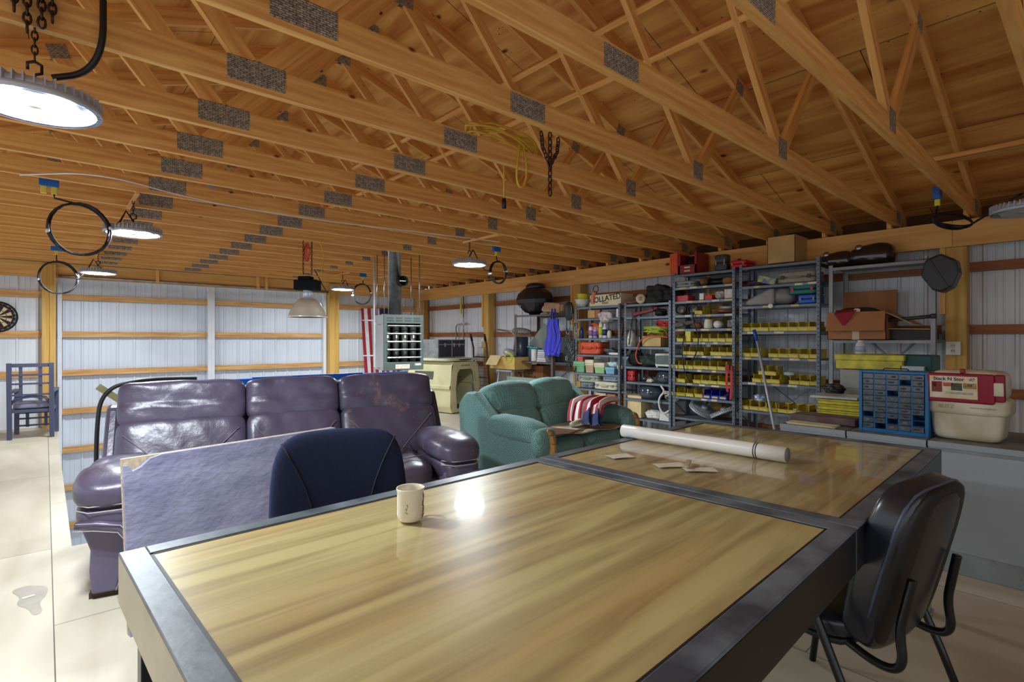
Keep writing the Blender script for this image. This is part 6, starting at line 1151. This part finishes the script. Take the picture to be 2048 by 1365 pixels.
b = MB(); b.bar((.28, 4.78, 1.02), (.42, 4.8, .9), .012, .045); tag(b.build('gauge_bracket', mat('brass_steel_bracket', rgb(176, 170, 120), .4, .4), None), 'small steel bracket beside the hose at the blue rail end', 'bracket')
def lattice_chair(lab, loc, rz, NV):
    t = thing('lattice_armchair', lab, 'chair', loc, rz); w, h = .48, 1.03
    for s in (-1, 1): b = MB(); b.bar((s*(w/2-.025), .0, 0), (s*(w/2-.025), .05, h), .05, .045, (0, 1, 0)); b.build('back_post', NV, t); b = MB(); b.bb((s*(w/2-.025)-.025, -.55, 0), (s*(w/2-.025)+.025, -.5, .62)); b.build('front_leg', NV, t); b = MB(); b.bb((s*(w/2-.025)-.028, -.55, .62), (s*(w/2-.025)+.028, .02, .65)); b.build('armrest', NV, t)
    for z in (h-.03, h-.16, h-.28, h-.43): b = MB(); b.bb((-w/2+.04, .035*z-.0, z-.012 if z < h-.1 else z-.025), (w/2-.04, .035*z+.025, z+.012 if z < h-.1 else z+.025)); b.build('back_slat', NV, t)
    for x in (-.1, .1): b = MB(); b.bar((x, .02, .5), (x, .045, h-.03), .035, .018, (0, 1, 0)); b.build('back_slat', NV, t)
    b = MB(); b.tube([(-w/2+.04, .02, .48), (-.15, .02, .555), (0, .02, .575), (.15, .02, .555), (w/2-.04, .02, .48)], .02, 6); b.build('arched_rail', NV, t)
    b = MB(); b.bb((-w/2+.02, -.52, .36), (w/2-.02, .02, .40)); b.build('seat_frame', NV, t); b = MB(); b.puff((0, -.25, .445), (w-.08, .5, .09), 8, 5); b.build('seat_cushion', mat('grey_violet_cushion', rgb(138, 138, 162), .8), t)
    for z in (.12, .22, .30): b = MB(); b.bb((-w/2+.04, -.52, z-.012), (w/2-.04, -.5, z+.012)); b.build('front_slat', NV, t)
    for x in (-.1, .1): b = MB(); b.bb((x-.018, -.52, .1), (x+.018, -.5, .36)); b.build('front_slat', NV, t)
    return t
NV = mat('slate_blue_paint', rgb(70, 76, 104), .45, 0, .06)
X, Y = on_z(62, 874, 0); lattice_chair('slate blue lattice back armchair, front one near the dartboard', (X, Y, 0), math.radians(196), NV) if 0 else lattice_chair('slate blue lattice back armchair near the dartboard, seen from behind', (-.145, 9.73, 0), math.radians(174), NV)
def dartboard():
    X = on_Y(-6, YB-.1); z = z_Y(0, 634, YB-.1); t = thing('dartboard', 'round dartboard on the back wall at the left edge', 'dartboard', (X, YB-.1, z)); R = .228; mats = [mat('dart_black', rgb(30, 28, 34), .8), mat('dart_cream', rgb(214, 196, 150), .8), mat('dart_red', rgb(150, 30, 44), .8), mat('dart_green', rgb(30, 90, 60), .8)]
    b = MB(); M = Euler((math.pi/2, 0, 0)).to_matrix(); b.lathe([(0, -.03), (R, -.03), (R, .0), (0, .0)], n=60, M=M); b.build('board_body', mats[0], t); b = MB()
    def seg(r0, r1, k, m, y): a0, a1 = (k-.5)*math.pi/10, (k+.5)*math.pi/10; P = [(r0*math.cos(a0), r0*math.sin(a0)), (r1*math.cos(a0), r1*math.sin(a0)), (r1*math.cos((a0+a1)/2), r1*math.sin((a0+a1)/2)), (r1*math.cos(a1), r1*math.sin(a1)), (r0*math.cos(a1), r0*math.sin(a1))]; b.add([(p[0], y, p[1]) for p in P], [(0, 1, 2, 3, 4)], None, m)
    for k in range(20): seg(.016, .099, k, k % 2, -.0022); seg(.099, .107, k, 2+k % 2, -.0022); seg(.107, .162, k, k % 2, -.0022); seg(.162, .170, k, 2+k % 2, -.0022)
    b.build('scoring_segments', mats, t); b = MB(); b.tube([(.2*math.cos(a), -.003, .2*math.sin(a)) for a in [k*math.pi/30 for k in range(60)]], .002, 4, True); b.build('number_ring', GALV, t)
    for k, nn in enumerate((6, 13, 4, 18, 1, 20, 5, 12, 9, 14, 11, 8, 16, 7, 19, 3, 17, 2, 15, 10)): a = k*math.pi/10; text('number', str(nn), .032, frame((.195*math.cos(a), -.004, .195*math.sin(a)), (math.cos(a-math.pi/2), 0, math.sin(a-math.pi/2)), (math.cos(a), 0, math.sin(a))), GALV, t, .0005)
dartboard()
# floor marks
x, y = on_z(57, 1200, 0); b = MB(); P = [(-.08, .18), (-.02, .22), (.04, .17), (.08, .12), (.07, .0), (.04, -.08), (.06, -.22), (.02, -.24), (-.0, -.12), (-.05, -.04), (-.03, .06)]
for _ in range(3): P = [q for i in range(len(P)) for p, r_ in [(P[i], P[(i+1) % len(P)])] for q in ((p[0]*.75+r_[0]*.25, p[1]*.75+r_[1]*.25), (p[0]*.25+r_[0]*.75, p[1]*.25+r_[1]*.75))]
b = MB(); b.add([(x+a, y+c, .0012) for a, c in P], [tuple(range(len(P)))]); tag(b.build('floor_stain', mat('grey_stain', rgb(174, 168, 154), .45, 0, .12, 9), None), 'irregular grey stain on the plywood floor at the left', 'stain')
x, y = on_z(57, 1198, 0); b = MB(); b.box((x+.0, y+.02, .003), (.05, .02, .002), (0, 0, .2)); tag(b.build('paper_scrap', WHITE, None), 'tiny white paper scrap lying on the grey floor stain', 'paper')
